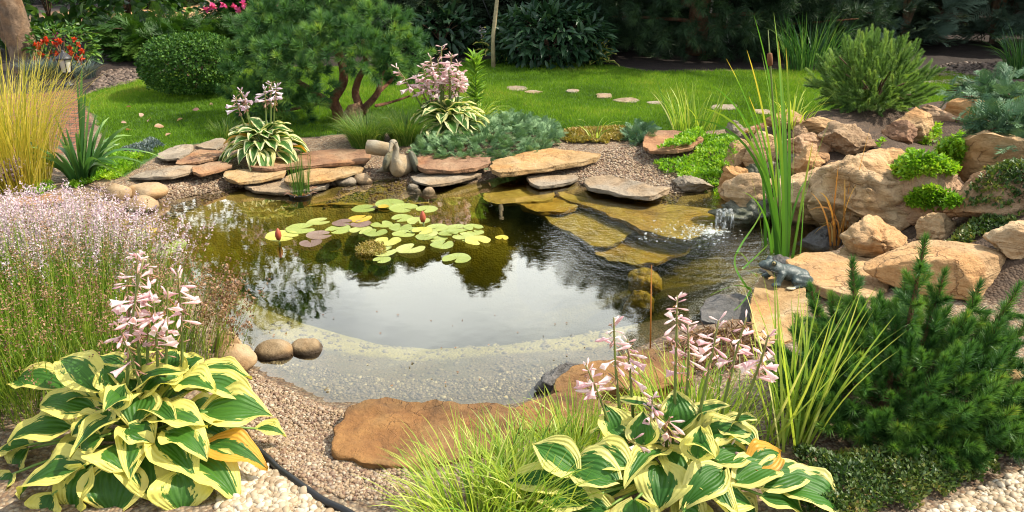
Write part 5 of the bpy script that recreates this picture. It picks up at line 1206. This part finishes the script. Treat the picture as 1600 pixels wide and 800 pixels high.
MT['pad'] = padm('lily_pad', [(0, (.16, .22, .04)), (.5, (.29, .34, .08)), (1, (.42, .43, .15))], (.3, .25, .06))
MT['padyg'] = padm('yellowing_lily_pad', [(0, (.30, .34, .06)), (.5, (.42, .42, .09)), (1, (.52, .46, .08))], (.4, .25, .04))
MT['padp'] = padm('purple_lily_pad', [(0, (.12, .07, .055)), (.5, (.2, .13, .1)), (1, (.26, .19, .13))], (.12, .08, .05))
MT['pady'] = padm('yellow_lily_pad', [(0, (.4, .3, .03)), (.5, (.52, .4, .04)), (1, (.5, .2, .03))], (.3, .12, .03))
def pad(px, py, w_, m_, label, seed, z=.004, group=LP, name='lily_pad'):
    r = np.random.default_rng(seed + 900); c = U(px, py, 0); R0 = w_ * dist(c) / FPX / 2; n = 40; nt = r.uniform(.12, .3); a0 = r.uniform(0, 6.283)
    a = np.linspace(nt, 6.283 - nt, n); rows = []
    tl = r.normal(size=2) * .03
    for f in (0, .3, .6, .85, 1.):
        rr = R0 * f * (1 + .03 * np.sin(a * 3 + r.uniform(0, 6)) + .015 * np.sin(a * 7)) * (1 - .25 * np.exp(-((np.minimum(a - nt, 6.283 - nt - a)) / .12) ** 2) * (f > .8))
        zz = z + R0 * (.03 * f ** 6 * (1 + np.sin(a * 2 + seed)) + .012 * np.sin(a * 4 + seed) * f) + .001 * (1 - f)
        x, y = rr * np.cos(a + a0), rr * np.sin(a + a0)
        rows.append(np.stack([x, y, zz + np.maximum(0, (x * tl[0] + y * tl[1]) + R0 * .02)], 1))
    V = np.concatenate(rows); F = [(i * n + j, i * n + j + 1, (i + 1) * n + j + 1, (i + 1) * n + j) for i in range(4) for j in range(n - 1)]
    o = bpy.data.objects.new(name, build(name, V, np.array(F), MT[m_])); COL.objects.link(o); o.location = (c[0], c[1], 0); tag(o, label, 'lily pad', group)
gl_ = 'green water lily pad floating in the big cluster on the pond'
zx = lambda x, y: (340 + x * .325, 260 + y * .325)
pads = [(700,207,112),(830,185,138),(895,207,135),(1005,213,105),(890,252,105),(965,267,112),(487,273,110),(400,308,140),(580,307,120),(790,285,105),(690,313,110),(760,326,115),(880,295,110),(895,330,110),(800,417,130),(1080,385,112),(1060,352,92),(1060,300,108),(1145,307,120),(1230,300,95),(1240,322,86),(1180,340,100),(1000,345,95),(1110,330,98),(1215,352,90),(940,312,80),(1020,330,80)]
for i, (x, y, w_) in enumerate(pads): pad(*zx(x, y), w_ * .325, 'pad', gl_, i, .003 + .0022 * (i % 4))
for i, (x, y, w_, m_, lb) in enumerate([(310,345,150,'padyg','yellowing lily pad under the left red bud'), (490,340,120,'padp','dull bronze lily pad at the left of the cluster, beside the purple one below'), (450,377,106,'padp','purple brown lily pad at the lower left of the cluster'), (600,280,96,'padp','purple lily pad left of the orange leaf'), (690,284,98,'padp','purple lily pad just below the orange leaf'), (685,260,110,'pady','curled orange yellow lily leaf at the back of the cluster'), (985,317,100,'padyg','yellow brown lily pad just under the right red bud'), (820,368,124,'padyg','yellow lily pad beside the algae clump'), (1250,365,124,'padyg','yellow mottled lily pad at the right end of the cluster'), (930,403,140,'pad','large green lily pad at the front of the cluster'), (1150,450,140,'pad','green lily pad floating alone in front of the cluster'), (790,455,86,'pad','smallest green lily pad at the front tip of the cluster'), (1367,351,64,'pady','narrow yellow leaf floating right of the cluster'), (800,200,56,'pady','small yellow spot leaf between the rear pads')]):
    pad(*zx(x, y), w_ * .325, m_, lb, 60 + i, .010 if m_ != 'pad' else .006)
for i, (x, y, w_, m_, lb) in enumerate([(205,372,50,'pad','green lily pad nearest the left shore beside the yellow one'), (222,362,42,'pady','yellow lily pad near the left shore'), (268,385,44,'pad','green lily pad near the left shore, right one of two touching'), (256,393,42,'pad','green lily pad near the left shore, lower one of two touching')]):
    pad(x, y, w_, m_, lb, 90 + i)
q = inpoly([(556,392),(575,380),(600,384),(604,398),(584,402),(562,400)], 1500, .0)
A = Acc(); P = np.stack([q[:, 0], q[:, 1], rng.uniform(.0, .02, len(q))], 1); D = rdir(len(q), .3); leafy(A, P, D, .016, asp=.4, proto=DIA); A.mk('floating_algae', MT['moss'], label='yellow green algae clump floating beside the lily pads', cat='algae', kind='stuff')
for px, py, lb in [(436, 380, 'red water lily bud at the left end of the lily pads'), (661, 352, 'red water lily bud among the right lily pads')]:
    b = U(px, py, 0); t = thing('lily_bud', lb, 'flower bud', b, 'water lily buds'); A = Acc(); addtube(A, [b + np.array([0, 0, -.1]), b + np.array([.004, 0, .03])], .006, 6); A.mk('stem', MT['stalk'], t)
    V, F = lathe([(0, .018), (.012, .022), (.019, .045), (.017, .065), (.008, .085), (0, .092)], 10, b); mk('bud', V, F, plain('lily_bud_red', (.34, .07, .03), .5), t)
# ------------------------------------------------------------------ cattails
b = U(1222, 420, 0); Yc = b[1]; t = thing('cattail_clump', 'tall green cattail clump standing in the water beside the frog', 'cattail', b)
S = []
def cat(bx, by, tx, ty, dy=0., bend=.3, droop=0.):
    s_ = U(bx, by, -.01); e = WY(tx, ty, s_[1] + dy); m0 = s_ + (e - s_) * np.array([bend, bend, .62]) + np.array([0, 0, droop]); S.append((s_, m0, e))
for a in [(1226,416,1178,24,.05,.3),(1222,418,1209,20,-.05,.35),(1230,416,1228,74,.1,.4),(1228,418,1221,118,0,.4),(1218,414,1167,78,.12,.35),(1224,420,1210,122,-.1,.4),(1236,418,1270,222,.1,.4),(1234,416,1300,180,.0,.2),(1216,416,1135,92,.1,.25),(1220,418,1190,84,-.1,.35),(1214,412,1150,165,.15,.3),(1222,412,1200,150,.1,.4),(1232,414,1240,160,.1,.4),(1226,420,1216,64,.0,.4),(1219,419,1170,150,-.15,.3)]: cat(*a)
for a in [(1216,414,1112,133,.1,.25,.18),(1214,414,1078,186,.05,.2,.3),(1218,416,1096,168,-.1,.25,.25),(1222,414,1262,280,.1,.25,.15),(1206,396,1160,300,.0,.3,.1)]: cat(*a)
for a in [(1196,388,1186,230,.1,.4),(1200,390,1200,210,.1,.4),(1204,388,1222,240,.1,.4),(1192,386,1172,270,.1,.4),(1208,390,1214,200,.1,.4),(1250,404,1256,300,.1,.4)]: cat(*a)
blades(S, .020, 'reed', 'leaf', t, k=12)
for hx, hy, bx in [(1203, 92, 1224)]:
    s_ = U(bx, 416, -.01); hd = WY(hx, hy, s_[1]); A = Acc(); dr = unit(hd - s_); addtube(A, [s_, (s_ + hd) / 2 + np.array([0, 0, .01]), hd, hd + dr * .14], [.006, .005, .004, .0015], 6); st = A.mk('spike_stem', MT['stalk'], t)
    ORG[st.name] = ORG[t.name]; V, F, tr_ = tube([hd - dr * .035, hd - dr * .03, hd, hd + dr * .025, hd + dr * .03], [.004, .012, .0135, .012, .004], 12); mk('cattail_head', V, [F, tr_], MT['catt'], st)
# dead orange reeds beside it
b = U(1312, 372, .0); t = thing('dead_reeds', 'rust coloured dead reed stems in front of the huge boulder', 'reeds', b); S = []
def dead(bx, by, tx, ty, bend=.4, up=0.): s_ = U(bx, by, 0); e = WY(tx, ty, s_[1] + rng.normal() * .03); S.append((s_, s_ + (e - s_) * np.array([bend, bend, .6]) + np.array([0, 0, up]), e))
for a in [(1318,376,1360,198,.4),(1316,378,1320,280,.4),(1314,376,1328,284,.4),(1320,380,1334,312,.3),(1306,378,1300,300,.4),(1302,380,1272,366,.2,.16),(1298,384,1266,300,.3,.05),(1310,380,1290,310,.4),(1308,384,1322,330,.3),(1312,380,1262,330,.2,.18),(1300,382,1284,352,.2,.12),(1304,384,1280,300,.3,.1),(1296,380,1310,256,.3,0),(1308,380,1338,290,.3,.08),(1310,384,1296,352,.2,.16)]: dead(*a)
blades(S, .012, 'dead', 'stem', t, k=8)
# loose green reed bent over at the water
b = U(1170, 478, .0); t = thing('bent_reed', 'bright green reed with looping bent leaves at the water beside the frog', 'reeds', b); S = []
def bent(pts):
    q = smooth_poly(np.array([WY(x, y, b[1] + d) for x, y, d in pts]), 5, False)[:(len(pts) - 1) * 5 + 1]
    V, F = strip(q[None], np.array([.013]), np.array([1.5]), np.array([.5]), prof=np.clip((1 - np.linspace(0, 1, len(q))) ** .4, .1, 1)); mk('leaf', V, F, MT['reed'], t, attrs={'tint': rep(np.clip(np.linspace(.5, .8, len(q)), 0, 1), 2)})
bent([(1172,452,0),(1156,432,-.02),(1148,412,0),(1152,394,.02),(1164,402,.04),(1172,420,.05)]); bent([(1152,394,0),(1162,376,.05),(1180,350,.1),(1190,330,.12)])
bent([(1160,420,0),(1182,400,.05),(1200,382,.08)]); bent([(1172,452,0),(1150,446,-.05),(1130,452,-.08),(1112,462,-.1)]); bent([(1172,452,0),(1164,468,-.05),(1148,484,-.1),(1132,492,-.12)]); bent([(1156,418,0),(1176,426,.03),(1182,432,.03)])
# ------------------------------------------------------------------ falling water and bubbles
m = M('falling_water'); p = m.n('Mapping', {0: m.pos(), 3: (60., 60., 6.)}).outputs[0]; nz = m.noise(1., p, 4)
k_ = m.f(nz, .46, .66, .03, .6); tr_ = m.n('BsdfTransparent').outputs[0]; pr_ = m.n('BsdfPrincipled', {'Base Color': (.8, .84, .85), 'Roughness': .15}).outputs[0]
ms = m.n('MixShader', {0: k_, 1: tr_, 2: pr_}).outputs[0]; m.nt.links.new(ms, m.out.inputs[0])
V = []; nA = 22; Yf = U(1128, 354, 0)[1]
for j, (py, dy) in enumerate([(326, .10), (329, .05), (332, .0), (340, -.015), (350, -.025), (358, -.03)]):
    for i in range(nA): V.append(WY(1118 + (1146 - 1118) * i / (nA - 1) + 1.5 * math.sin(i * 1.7 + j), py + 1.0 * math.sin(i), Yf + dy + .006 * math.sin(i * 2.1)))
F = np.array([(j * nA + i, j * nA + i + 1, (j + 1) * nA + i + 1, (j + 1) * nA + i) for j in range(5) for i in range(nA - 1)])
mk('falling_water', np.array(V), F, m.m, kind='structure')
m = M('foam_bubble'); pr_ = m.n('BsdfPrincipled', {'Base Color': (.7, .74, .7), 'Roughness': .12}).outputs[0]; ms = m.n('MixShader', {0: .4, 1: m.n('BsdfTransparent').outputs[0], 2: pr_}).outputs[0]; m.nt.links.new(ms, m.out.inputs[0]); MT['foam'] = m.m
c = U(1112, 362, 0)[:2]; n = 520; a = rng.uniform(0, 6.283, n); rr = np.abs(rng.normal(size=n)) ** 1.5 * .06; q = c + np.stack([np.cos(a) * rr * 1.3 - rr * .5, np.sin(a) * rr], 1)
q2 = inpoly([(985,368),(1010,360),(1060,352),(1100,350),(1100,375),(1060,378),(1000,380)], 60, 0); q3 = inpoly([(420,480),(1000,500),(960,600),(560,610),(420,540)], 40, 0); q = np.concatenate([q, q2])
q = q[sd(q[:, 0], q[:, 1], POND) < -.02]; n = len(q); V, F = ico(2); s_ = rng.uniform(.0015, .0055, n) * rng.choice([1, 1, 1.6], n); V = V * np.array([1, 1, .6])
VV, FF = tile(V, F, np.repeat(np.eye(3)[None], n, 0), np.concatenate([q, np.zeros((n, 1))], 1), s_); mk('foam_bubbles', VV, FF, MT['foam'], label='white foam bubbles drifting from the small waterfall', cat='foam', kind='stuff')
q3 = q3[sd(q3[:, 0], q3[:, 1], POND) < -.05]; n = len(q3); A = Acc(); P = np.stack([q3[:, 0], q3[:, 1], np.full(n, .003)], 1); D = rdir(n) * np.array([1, 1, .05]); leafy(A, P, D, .012, asp=.7, proto=DIA); A.mk('floating_specks', MT['lavdry'], label='tiny dry plant bits floating on the near water', cat='debris', kind='stuff')
# ------------------------------------------------------------------ rockery plants
def onrock(x, y):                            # top of the stones already built, from above
    return np.array([hit(a, b_, z_) for a, b_, z_ in zip(x, y, Zf(x, y))])
bpy.context.view_layer.update(); DG = bpy.context.evaluated_depsgraph_get()
from mathutils.bvhtree import BVHTree
BV = []
for o_ in list(bpy.data.objects):
    if o_.get('category') in ('boulder', 'rock', 'flagstone', 'stone slab') and o_.type == 'MESH':
        mw = o_.matrix_world; BV.append((np.array(o_.location), o_.dimensions.length, BVHTree.FromPolygons([mw @ v.co for v in o_.data.vertices], [list(p.vertices) for p in o_.data.polygons])))
def hit(x, y, z):
    for c_, dm, tr in BV:
        if (c_[0] - x) ** 2 + (c_[1] - y) ** 2 < dm * dm:
            h_ = tr.ray_cast(Vector((x, y, 3)), Vector((0, 0, -1)))
            if h_[0] is not None: z = max(z, h_[0].z)
    return z
def raycover(px, n, name, lb, m_, h=.03, size=.03):
    lo, hi = np.min(px, 0), np.max(px, 0); q = rng.uniform(lo, hi, (n * 3, 2)); pp_ = np.array(px, float); dd = -sd(q[:, 0], q[:, 1], pp_)
    q = q[dd > 6 * (fbm(np.stack([q[:, 0] / 14, q[:, 1] / 14, dd * 0], 1), 5, 3) + .25)][:n]; P = []; N = []
    for x, y in q:
        d_ = Vector(ray(x, y)).normalized(); best = None
        for c_, dm, tr in BV:
            r_ = tr.ray_cast(Vector((0, 0, H)), d_)
            if r_[0] is not None and (best is None or r_[3] < best[3]): best = r_
        if best is None: continue
        nn = best[1] if best[1].dot(d_) < 0 else -best[1]; P.append(best[0][:]); N.append(nn[:])
    P = np.array(P); N = np.array(N); n = len(P); hh = h * (.6 + .8 * np.clip(fbm(P * 14, 9, 3) + .3, 0, 1)) * rng.uniform(.3, 1, n)
    P = P + unit(N + np.array([0, 0, .8])) * hh[:, None]; D = unit(rdir(n) + N * .5 + np.array([0, 0, .4])); A = Acc()
    leafy(A, P, D, size, asp=.55, proto=DIA, tb=np.clip(.5 + .9 * fbm(P * 7, 12, 3) + rng.normal(size=n) * .2, 0, 1)); return A.mk(name, MT[m_], label=lb, cat='ground cover', kind='stuff')
raycover([(1388,270),(1412,246),(1440,216),(1466,196),(1500,196),(1512,230),(1504,262),(1478,280),(1440,276),(1405,284)], 4600, 'lime_ground_cover', 'largest lime green sedum patch spreading over the huge boulder', 'sedum', .045)
raycover([(1410,322),(1428,302),(1444,296),(1476,304),(1506,318),(1488,328),(1440,326)], 1700, 'lime_ground_cover', 'small lime green patch between the lower stones of the rockery', 'sedum', .04)
cover([(1020,246),(1050,226),(1096,210),(1146,212),(1150,232),(1150,262),(1136,284),(1100,262),(1060,266)], 6000, 'lime_ground_cover', 'lime green ground cover left of the cattails above the grey stone', 'ground cover', 'sedum', z=.13, h=.05, size=.03, fn=onrock)
cover([(1352,236),(1376,222),(1392,232),(1372,240)], 900, 'lime_ground_cover', 'little lime green tuft between the brown boulder and the huge one', 'ground cover', 'sedum', z=.3, h=.03, size=.026, fn=onrock)
cover([(1160,208),(1180,196),(1200,206),(1190,216),(1170,218)], 700, 'red_sedum', 'reddish sedum behind the cattail leaves', 'ground cover', 'spent', z=.22, h=.03, size=.025)
cover([(1470,372),(1500,352),(1560,330),(1640,310),(1660,360),(1560,376),(1500,386)], 5000, 'dark_ground_cover', 'dark green creeping cover between the slanting boulder and the broad one', 'ground cover', 'dsedum', z=.22, h=.05, size=.026, fn=onrock)
cover([(1500,215),(1530,190),(1620,170),(1640,200),(1540,225)], 3000, 'dark_ground_cover', 'dark creeping cover behind the wedge shaped boulder', 'ground cover', 'dsedum', z=.36, h=.06, size=.03, fn=onrock)
cover([(1230,700),(1290,720),(1400,700),(1500,650),(1560,590),(1640,560),(1720,700),(1580,742),(1500,772),(1440,800),(1340,840),(1240,820)], 26000, 'creeping_thyme', 'dark green creeping thyme under the near mugo pine', 'ground cover', 'dsedum', z=.1, h=.07, size=.016)
arching(1606, 258, 74, 64, 'blue green juniper hanging over the wedge shaped boulder at the right edge', 620, 'djun', .15, z=.44, name='spreading_juniper', group='junipers on the rockery')
arching(1586, 180, 76, 34, 'flat spreading juniper at the upper right lawn edge', 420, 'djun', .15, z=.40, name='spreading_juniper', group='junipers on the rockery')
grass('green_grass', 'green grass tuft at the right edge of the far lawn', 'ornamental grass', (1592, 124), 160, .12, (.4, .7), (.6, 1.8), .012, 'blade')
grass('green_grass', 'grassy tuft in the shade left of the round pine', 'ornamental grass', (1262, 108), 240, .3, (.4, .75), (.4, 1.6), .014, 'blade')
# ------------------------------------------------------------------ near plants
# carex at the bottom
CX = 'yellow striped sedge clumps at the near shore'
grass('striped_sedge', 'yellow striped sedge at the bottom centre, left of the near hosta', 'ornamental grass', (752, 834), 480, .16, (.2, .34), (.5, 1.9), .0065, 'carex', CX, k=7)
grass('striped_sedge', 'yellow striped sedge in front of the rust slab, between two others', 'ornamental grass', (836, 790), 380, .14, (.17, .30), (.4, 1.7), .0065, 'carex', CX, k=7)
grass('striped_sedge', 'yellow striped sedge behind the near hosta, in front of the half hidden slab', 'ornamental grass', (904, 722), 300, .12, (.15, .26), (.4, 1.6), .006, 'carex', CX, k=7)
grass('striped_sedge', 'yellow striped sedge behind the pink flower stalks', 'ornamental grass', (1080, 672), 300, .2, (.16, .3), (.3, 1.5), .006, 'carex', CX, k=7)
grass('striped_iris', 'tall yellow green bladed grass between the near hosta and the mugo pine', 'ornamental grass', (1230, 694), 60, .08, (.36, .6), (.1, .8), .011, 'carex', None, th0=.16, k=8, az=(.9, 1.3))
# dry sprigs behind the stalks
n = 1500; q = inpoly([(1040,530),(1090,508),(1180,500),(1200,530),(1150,580),(1060,570)], n, .07); D = rdir(n) * np.array([1, 1, .5]); A = Acc()
leafy(A, np.stack([q[:, 0], q[:, 1], Zf(q[:, 0], q[:, 1]) + rng.uniform(.0, .03, n)], 1), D, .05, asp=.1, proto=DIA); A.mk('dry_straw', MT['lavdry'], label='dry straw and debris behind the near hosta flowers', cat='straw', kind='stuff')
A = Acc(); s_ = G(1016, 560); e = WY(1018, 414, s_[1]); addtube(A, [s_, (s_ + e) / 2, e], [.0035, .003, .002], 5); A.mk('dry_stem', MT['dead'], label='single dry straw stem standing up in front of the water', cat='dry stem')
# lavender
t = thing('lavender_bush', 'big lavender bush with pale flowers and dry heads at the left front', 'lavender', G(150, 560))
pz = [(-260,640),(-160,450),(40,440),(220,455),(290,500),(300,570),(200,640),(60,690),(-120,720)]
n = 3400; q = inpoly(pz, n, .06); c = polypx(pz, .06).mean(0)[:2]; o2 = q - c; B = np.stack([q[:, 0], q[:, 1], Zf(q[:, 0], q[:, 1])], 1)
phi = np.arctan2(o2[:, 1], o2[:, 0]) + rng.normal(size=n) * .7; rr = np.linalg.norm(o2, axis=1) / .8
Ln = rng.uniform(.32, .56, n) * (1 - .3 * np.clip(rr - .4, 0, 1)); th = np.clip(.05 + .42 * rr + rng.normal(size=n) * .15, 0, 1.0)
V, F = ribbon(B, phi, th * .8, th * 1.3 + .05, Ln, np.full(n, .0042), 5); tips = V.reshape(n, 6, 2, 3)[:, -1].mean(1); prev = V.reshape(n, 6, 2, 3)[:, -2].mean(1)
mk('stems', V, F, MT['lavst'], t, attrs={'tint': rep(rng.random(n), 12)})
n2 = 3600; q = inpoly(pz, n2, .06); ph = rng.uniform(0, 6.283, n2); V, F = ribbon(np.stack([q[:, 0], q[:, 1], Zf(q[:, 0], q[:, 1]) + rng.uniform(.0, .12, n2)], 1), ph, rng.uniform(.1, .6, n2), rng.uniform(.4, 1.1, n2), rng.uniform(.12, .26, n2), np.full(n2, .005), 3)
mk('leaves', V, F, MT['lavst'], t, attrs={'tint': rep(rng.random(n2) * .8, 8)})
ax = unit(tips - prev); pale = (tips[:, 1] + .45 * tips[:, 0] * -1 > 4.2 + rng.normal(size=n) * .22)
for nm, sel, m_, cnt, sz, sp_ in (('flowers', pale, 'lavfl', 34, .011, .12), ('dry_heads', ~pale & (rng.random(n) < .7), 'lavdry', 13, .0095, .06)):
    P = tips[sel]; a_ = ax[sel]; k0 = len(P); u = rng.uniform(-1, .1, (k0, cnt)); d = rdir(k0 * cnt, .3)
    pp = (P[:, None] + a_[:, None] * (u * sp_)[..., None]).reshape(-1, 3) + d * .005; A = Acc(); leafy(A, pp, d, sz, asp=.6, proto=DIA); A.mk(nm, MT[m_], t)
# scattered dry sprigs leaning over the water
t = thing('lavender_sprigs', 'loose brown lavender sprigs leaning over the water at the left shore', 'lavender', G(330, 560)); n = 110
q = inpoly([(290,600),(290,520),(350,520),(372,560),(340,590)], n, .05); B = np.stack([q[:, 0], q[:, 1], Zf(q[:, 0], q[:, 1])], 1)
V, F = ribbon(B, rng.normal(.9, .6, n), rng.uniform(.1, .5, n), rng.uniform(.3, .9, n), rng.uniform(.2, .40, n), np.full(n, .0035), 5); W_ = V.reshape(n, 6, 2, 3).mean(2); mk('stems', V, F, MT['lavst'], t, attrs={'tint': rep(rng.uniform(.5, 1, n), 12)})
P = W_[:, -1]; a_ = unit(W_[:, -1] - W_[:, -2]); u = rng.uniform(-1, .1, (n, 16)); d = rdir(n * 16, .3); A = Acc(); leafy(A, (P[:, None] + a_[:, None] * (u * .08)[..., None]).reshape(-1, 3) + d * .005, d, .014, asp=.6, proto=DIA); A.mk('dry_heads', MT['lavdry'], t)
for px, py, lb in [(18, 300, 'pale lavender tuft beside the golden grass at the left edge')]:
    b = G(px, py); t = thing('lavender_tuft', lb, 'lavender', b); n = 90; a = rng.uniform(0, 6.283, n); B = np.repeat(b[None], n, 0); V, F = ribbon(B, a, rng.uniform(0, .5, n), rng.uniform(.3, .9, n), rng.uniform(.1, .22, n), np.full(n, .004), 4); W_ = V.reshape(n, 5, 2, 3).mean(2)
    mk('stems', V, F, MT['lavst'], t, attrs={'tint': rep(rng.random(n), 10)}); d = rdir(n * 12, .2); A = Acc(); leafy(A, np.repeat(W_[:, -1], 12, 0) + d * .025, d, .02, asp=.7, proto=DIA); A.mk('flowers', MT['lavfl'], t)
# near left hosta: leaves placed one by one
cr = G(205, 735); cr[1] += .12; t = thing('hosta', 'large yellow edged hosta with pale pink flowers at the left front', 'hosta', cr, HS)
def zl(x, y): return (x * .325, 540 + y * .325)
LV = [(300,200,28,180,.30,.28,.125),(440,300,182,280,.30,.29,.14),(470,215,282,52,.36,.40,.12),(335,400,28,458,.24,.20,.15),(395,590,72,716,.20,.12,.18),(850,150,660,250,.36,.34,.16),(680,240,640,400,.34,.28,.15),(740,350,1000,385,.30,.27,.14),(1000,320,1312,330,.26,.24,.17),(1010,480,1290,585,.20,.14,.13),(960,550,1155,748,.18,.10,.14),(860,620,880,820,.18,.08,.19),(660,510,735,750,.22,.12,.17),(560,580,550,830,.2,.08,.2),(420,600,350,820,.2,.08,.18),(560,480,610,610,.26,.22,.2),(760,450,950,645,.25,.17,.15),(810,420,1000,540,.27,.22,.15),(930,190,1240,272,.29,.27,.15),(940,140,1212,150,.28,.27,.13),(860,180,1040,215,.34,.33,.14),(800,110,850,20,.36,.40,.14),(880,120,975,55,.34,.37,.12),(1240,400,1378,432,.14,.11,.08),(130,500,70,620,.14,.08,.1),(250,720,215,840,.14,.08,.12),(560,200,500,90,.36,.42,.12),(520,320,470,440,.3,.26,.1),(480,440,380,500,.27,.24,.12),(620,400,740,470,.29,.26,.13),(480,360,340,430,.28,.25,.1),(700,140,640,40,.36,.42,.12),(60,620,0,740,.12,.06,.12),(1020,380,1120,350,.24,.26,.07),(560,300,600,180,.34,.40,.11),(130,480,-20,520,.16,.12,.12)]
for i, (x0, y0, x1, y1, z0, z1, wd) in enumerate(LV):
    b0 = U(*zl(x0, y0), z0); e0 = U(*zl(x1, y1), z1)
    mxl = .29; v_ = e0 - b0; l = np.linalg.norm(v_); e0 = b0 + v_ * min(1, mxl / l)
    dd = np.array([(b0 + e0)[0] / 2 - cr[0], (b0 + e0)[1] / 2 - cr[1], 0]); leafpart(t, b0, e0, max(wd, l * .55) * 1.0, 3000 + i, MT['hosta'], cr + np.array([0, 0, .02]), nrm=np.array([dd[0] * .8, dd[1] * .8 - .15, 1]))
rosette(t, cr, 18, .26, .2, .12, 'hosta', 31, (.04, .2), (-.3, .5))
for i, (bx, tx, ty, dy) in enumerate([(236, 224, 405, .02), (290, 215, 392, .06), (262, 196, 425, .05), (300, 230, 396, .1), (370, 262, 450, .04), (420, 278, 425, .1), (330, 183, 505, -.03), (350, 240, 470, .02)]):
    flower_stalk(t, cr + np.array([(bx - 300) * .0008, .03 * (i % 3), .05]), WY(tx, ty, cr[1] + dy), 'pink', 14, .058, 400 + i, span=.40, spent=26)
# near centre hosta
cr = G(1060, 800); cr[1] += .10; t = thing('hosta', 'large cream edged hosta with pink flower stalks at the bottom centre', 'hosta', cr, HS)
def zc(x, y): return (780 + x * .45, 440 + y * .45)
LV = [(240,700,15,690,.24,.22,.1),(300,760,85,735,.22,.20,.13),(260,650,115,560,.28,.33,.12),(400,690,215,640,.27,.26,.14),(370,790,195,830,.2,.15,.14),(560,640,555,800,.26,.18,.17),(590,590,665,740,.27,.2,.12),(770,660,625,790,.26,.2,.12),(620,520,610,375,.3,.4,.14),(400,540,365,420,.3,.38,.1),(880,560,740,500,.28,.3,.12),(780,520,890,470,.28,.34,.1),(830,690,990,640,.24,.22,.13),(900,700,1082,668,.22,.18,.12),(990,710,1205,795,.2,.13,.17),(920,745,1062,800,.2,.14,.12),(730,740,890,780,.22,.17,.13),(690,610,700,500,.3,.38,.11),(460,570,350,480,.29,.33,.12),(470,760,480,860,.22,.14,.14),(320,740,350,840,.2,.13,.12),(640,800,700,880,.2,.12,.15),(500,560,500,450,.3,.38,.1),(440,640,290,580,.28,.28,.12),(760,620,870,600,.27,.25,.12),(880,640,980,590,.25,.25,.11),(820,780,900,860,.18,.1,.14)]
for i, (x0, y0, x1, y1, z0, z1, wd) in enumerate(LV):
    b0 = U(*zc(x0, y0), z0); e0 = U(*zc(x1, y1), z1); v_ = e0 - b0; l = np.linalg.norm(v_); e0 = b0 + v_ * min(1, .27 / l)
    dd = np.array([(b0 + e0)[0] / 2 - cr[0], (b0 + e0)[1] / 2 - cr[1], 0]); leafpart(t, b0, e0, max(wd, l * .5), 5000 + i, MT['hosta2'], cr + np.array([0, 0, .02]), nrm=np.array([dd[0] * .8, dd[1] * .8 - .15, 1]))
rosette(t, cr, 18, .27, .19, .11, 'hosta2', 32, (.05, .2), (-.3, .5))
for i, (bx, tx, ty, dy) in enumerate([(365,300,290,.0),(400,398,125,.05),(440,445,200,.1),(500,530,400,.02),(625,618,48,.08),(645,655,150,.12),(680,762,135,.03),(830,858,125,.1),(840,935,185,.0),(575,592,470,-.02),(455,465,545,-.06),(820,800,580,-.05)]):
    x_, y_ = zc(tx, ty); b_ = cr + np.array([(bx - 620) * .0006, .03 * (i % 3), .05]); flower_stalk(t, b_, WY(x_, y_, cr[1] + dy), 'pink', 18 if i < 9 else 7, .054, 500 + i, span=.36, spent=22)
# fallen leaves on the lawn
for i, (px, py) in enumerate([(198,172),(242,203),(312,176),(205,208),(330,165),(236,190),(222,182),(268,214),(190,196),(286,190)]):
    b = G(px, py) + np.array([0, 0, .03]); A = Acc(); leafy(A, b[None], rdir(1) * np.array([1, 1, .1]), .07, asp=.6); A.mk('fallen_leaf', MT['spent'], label='small dry brown leaf lying on the left lawn', cat='leaf', group='fallen leaves on the left lawn')
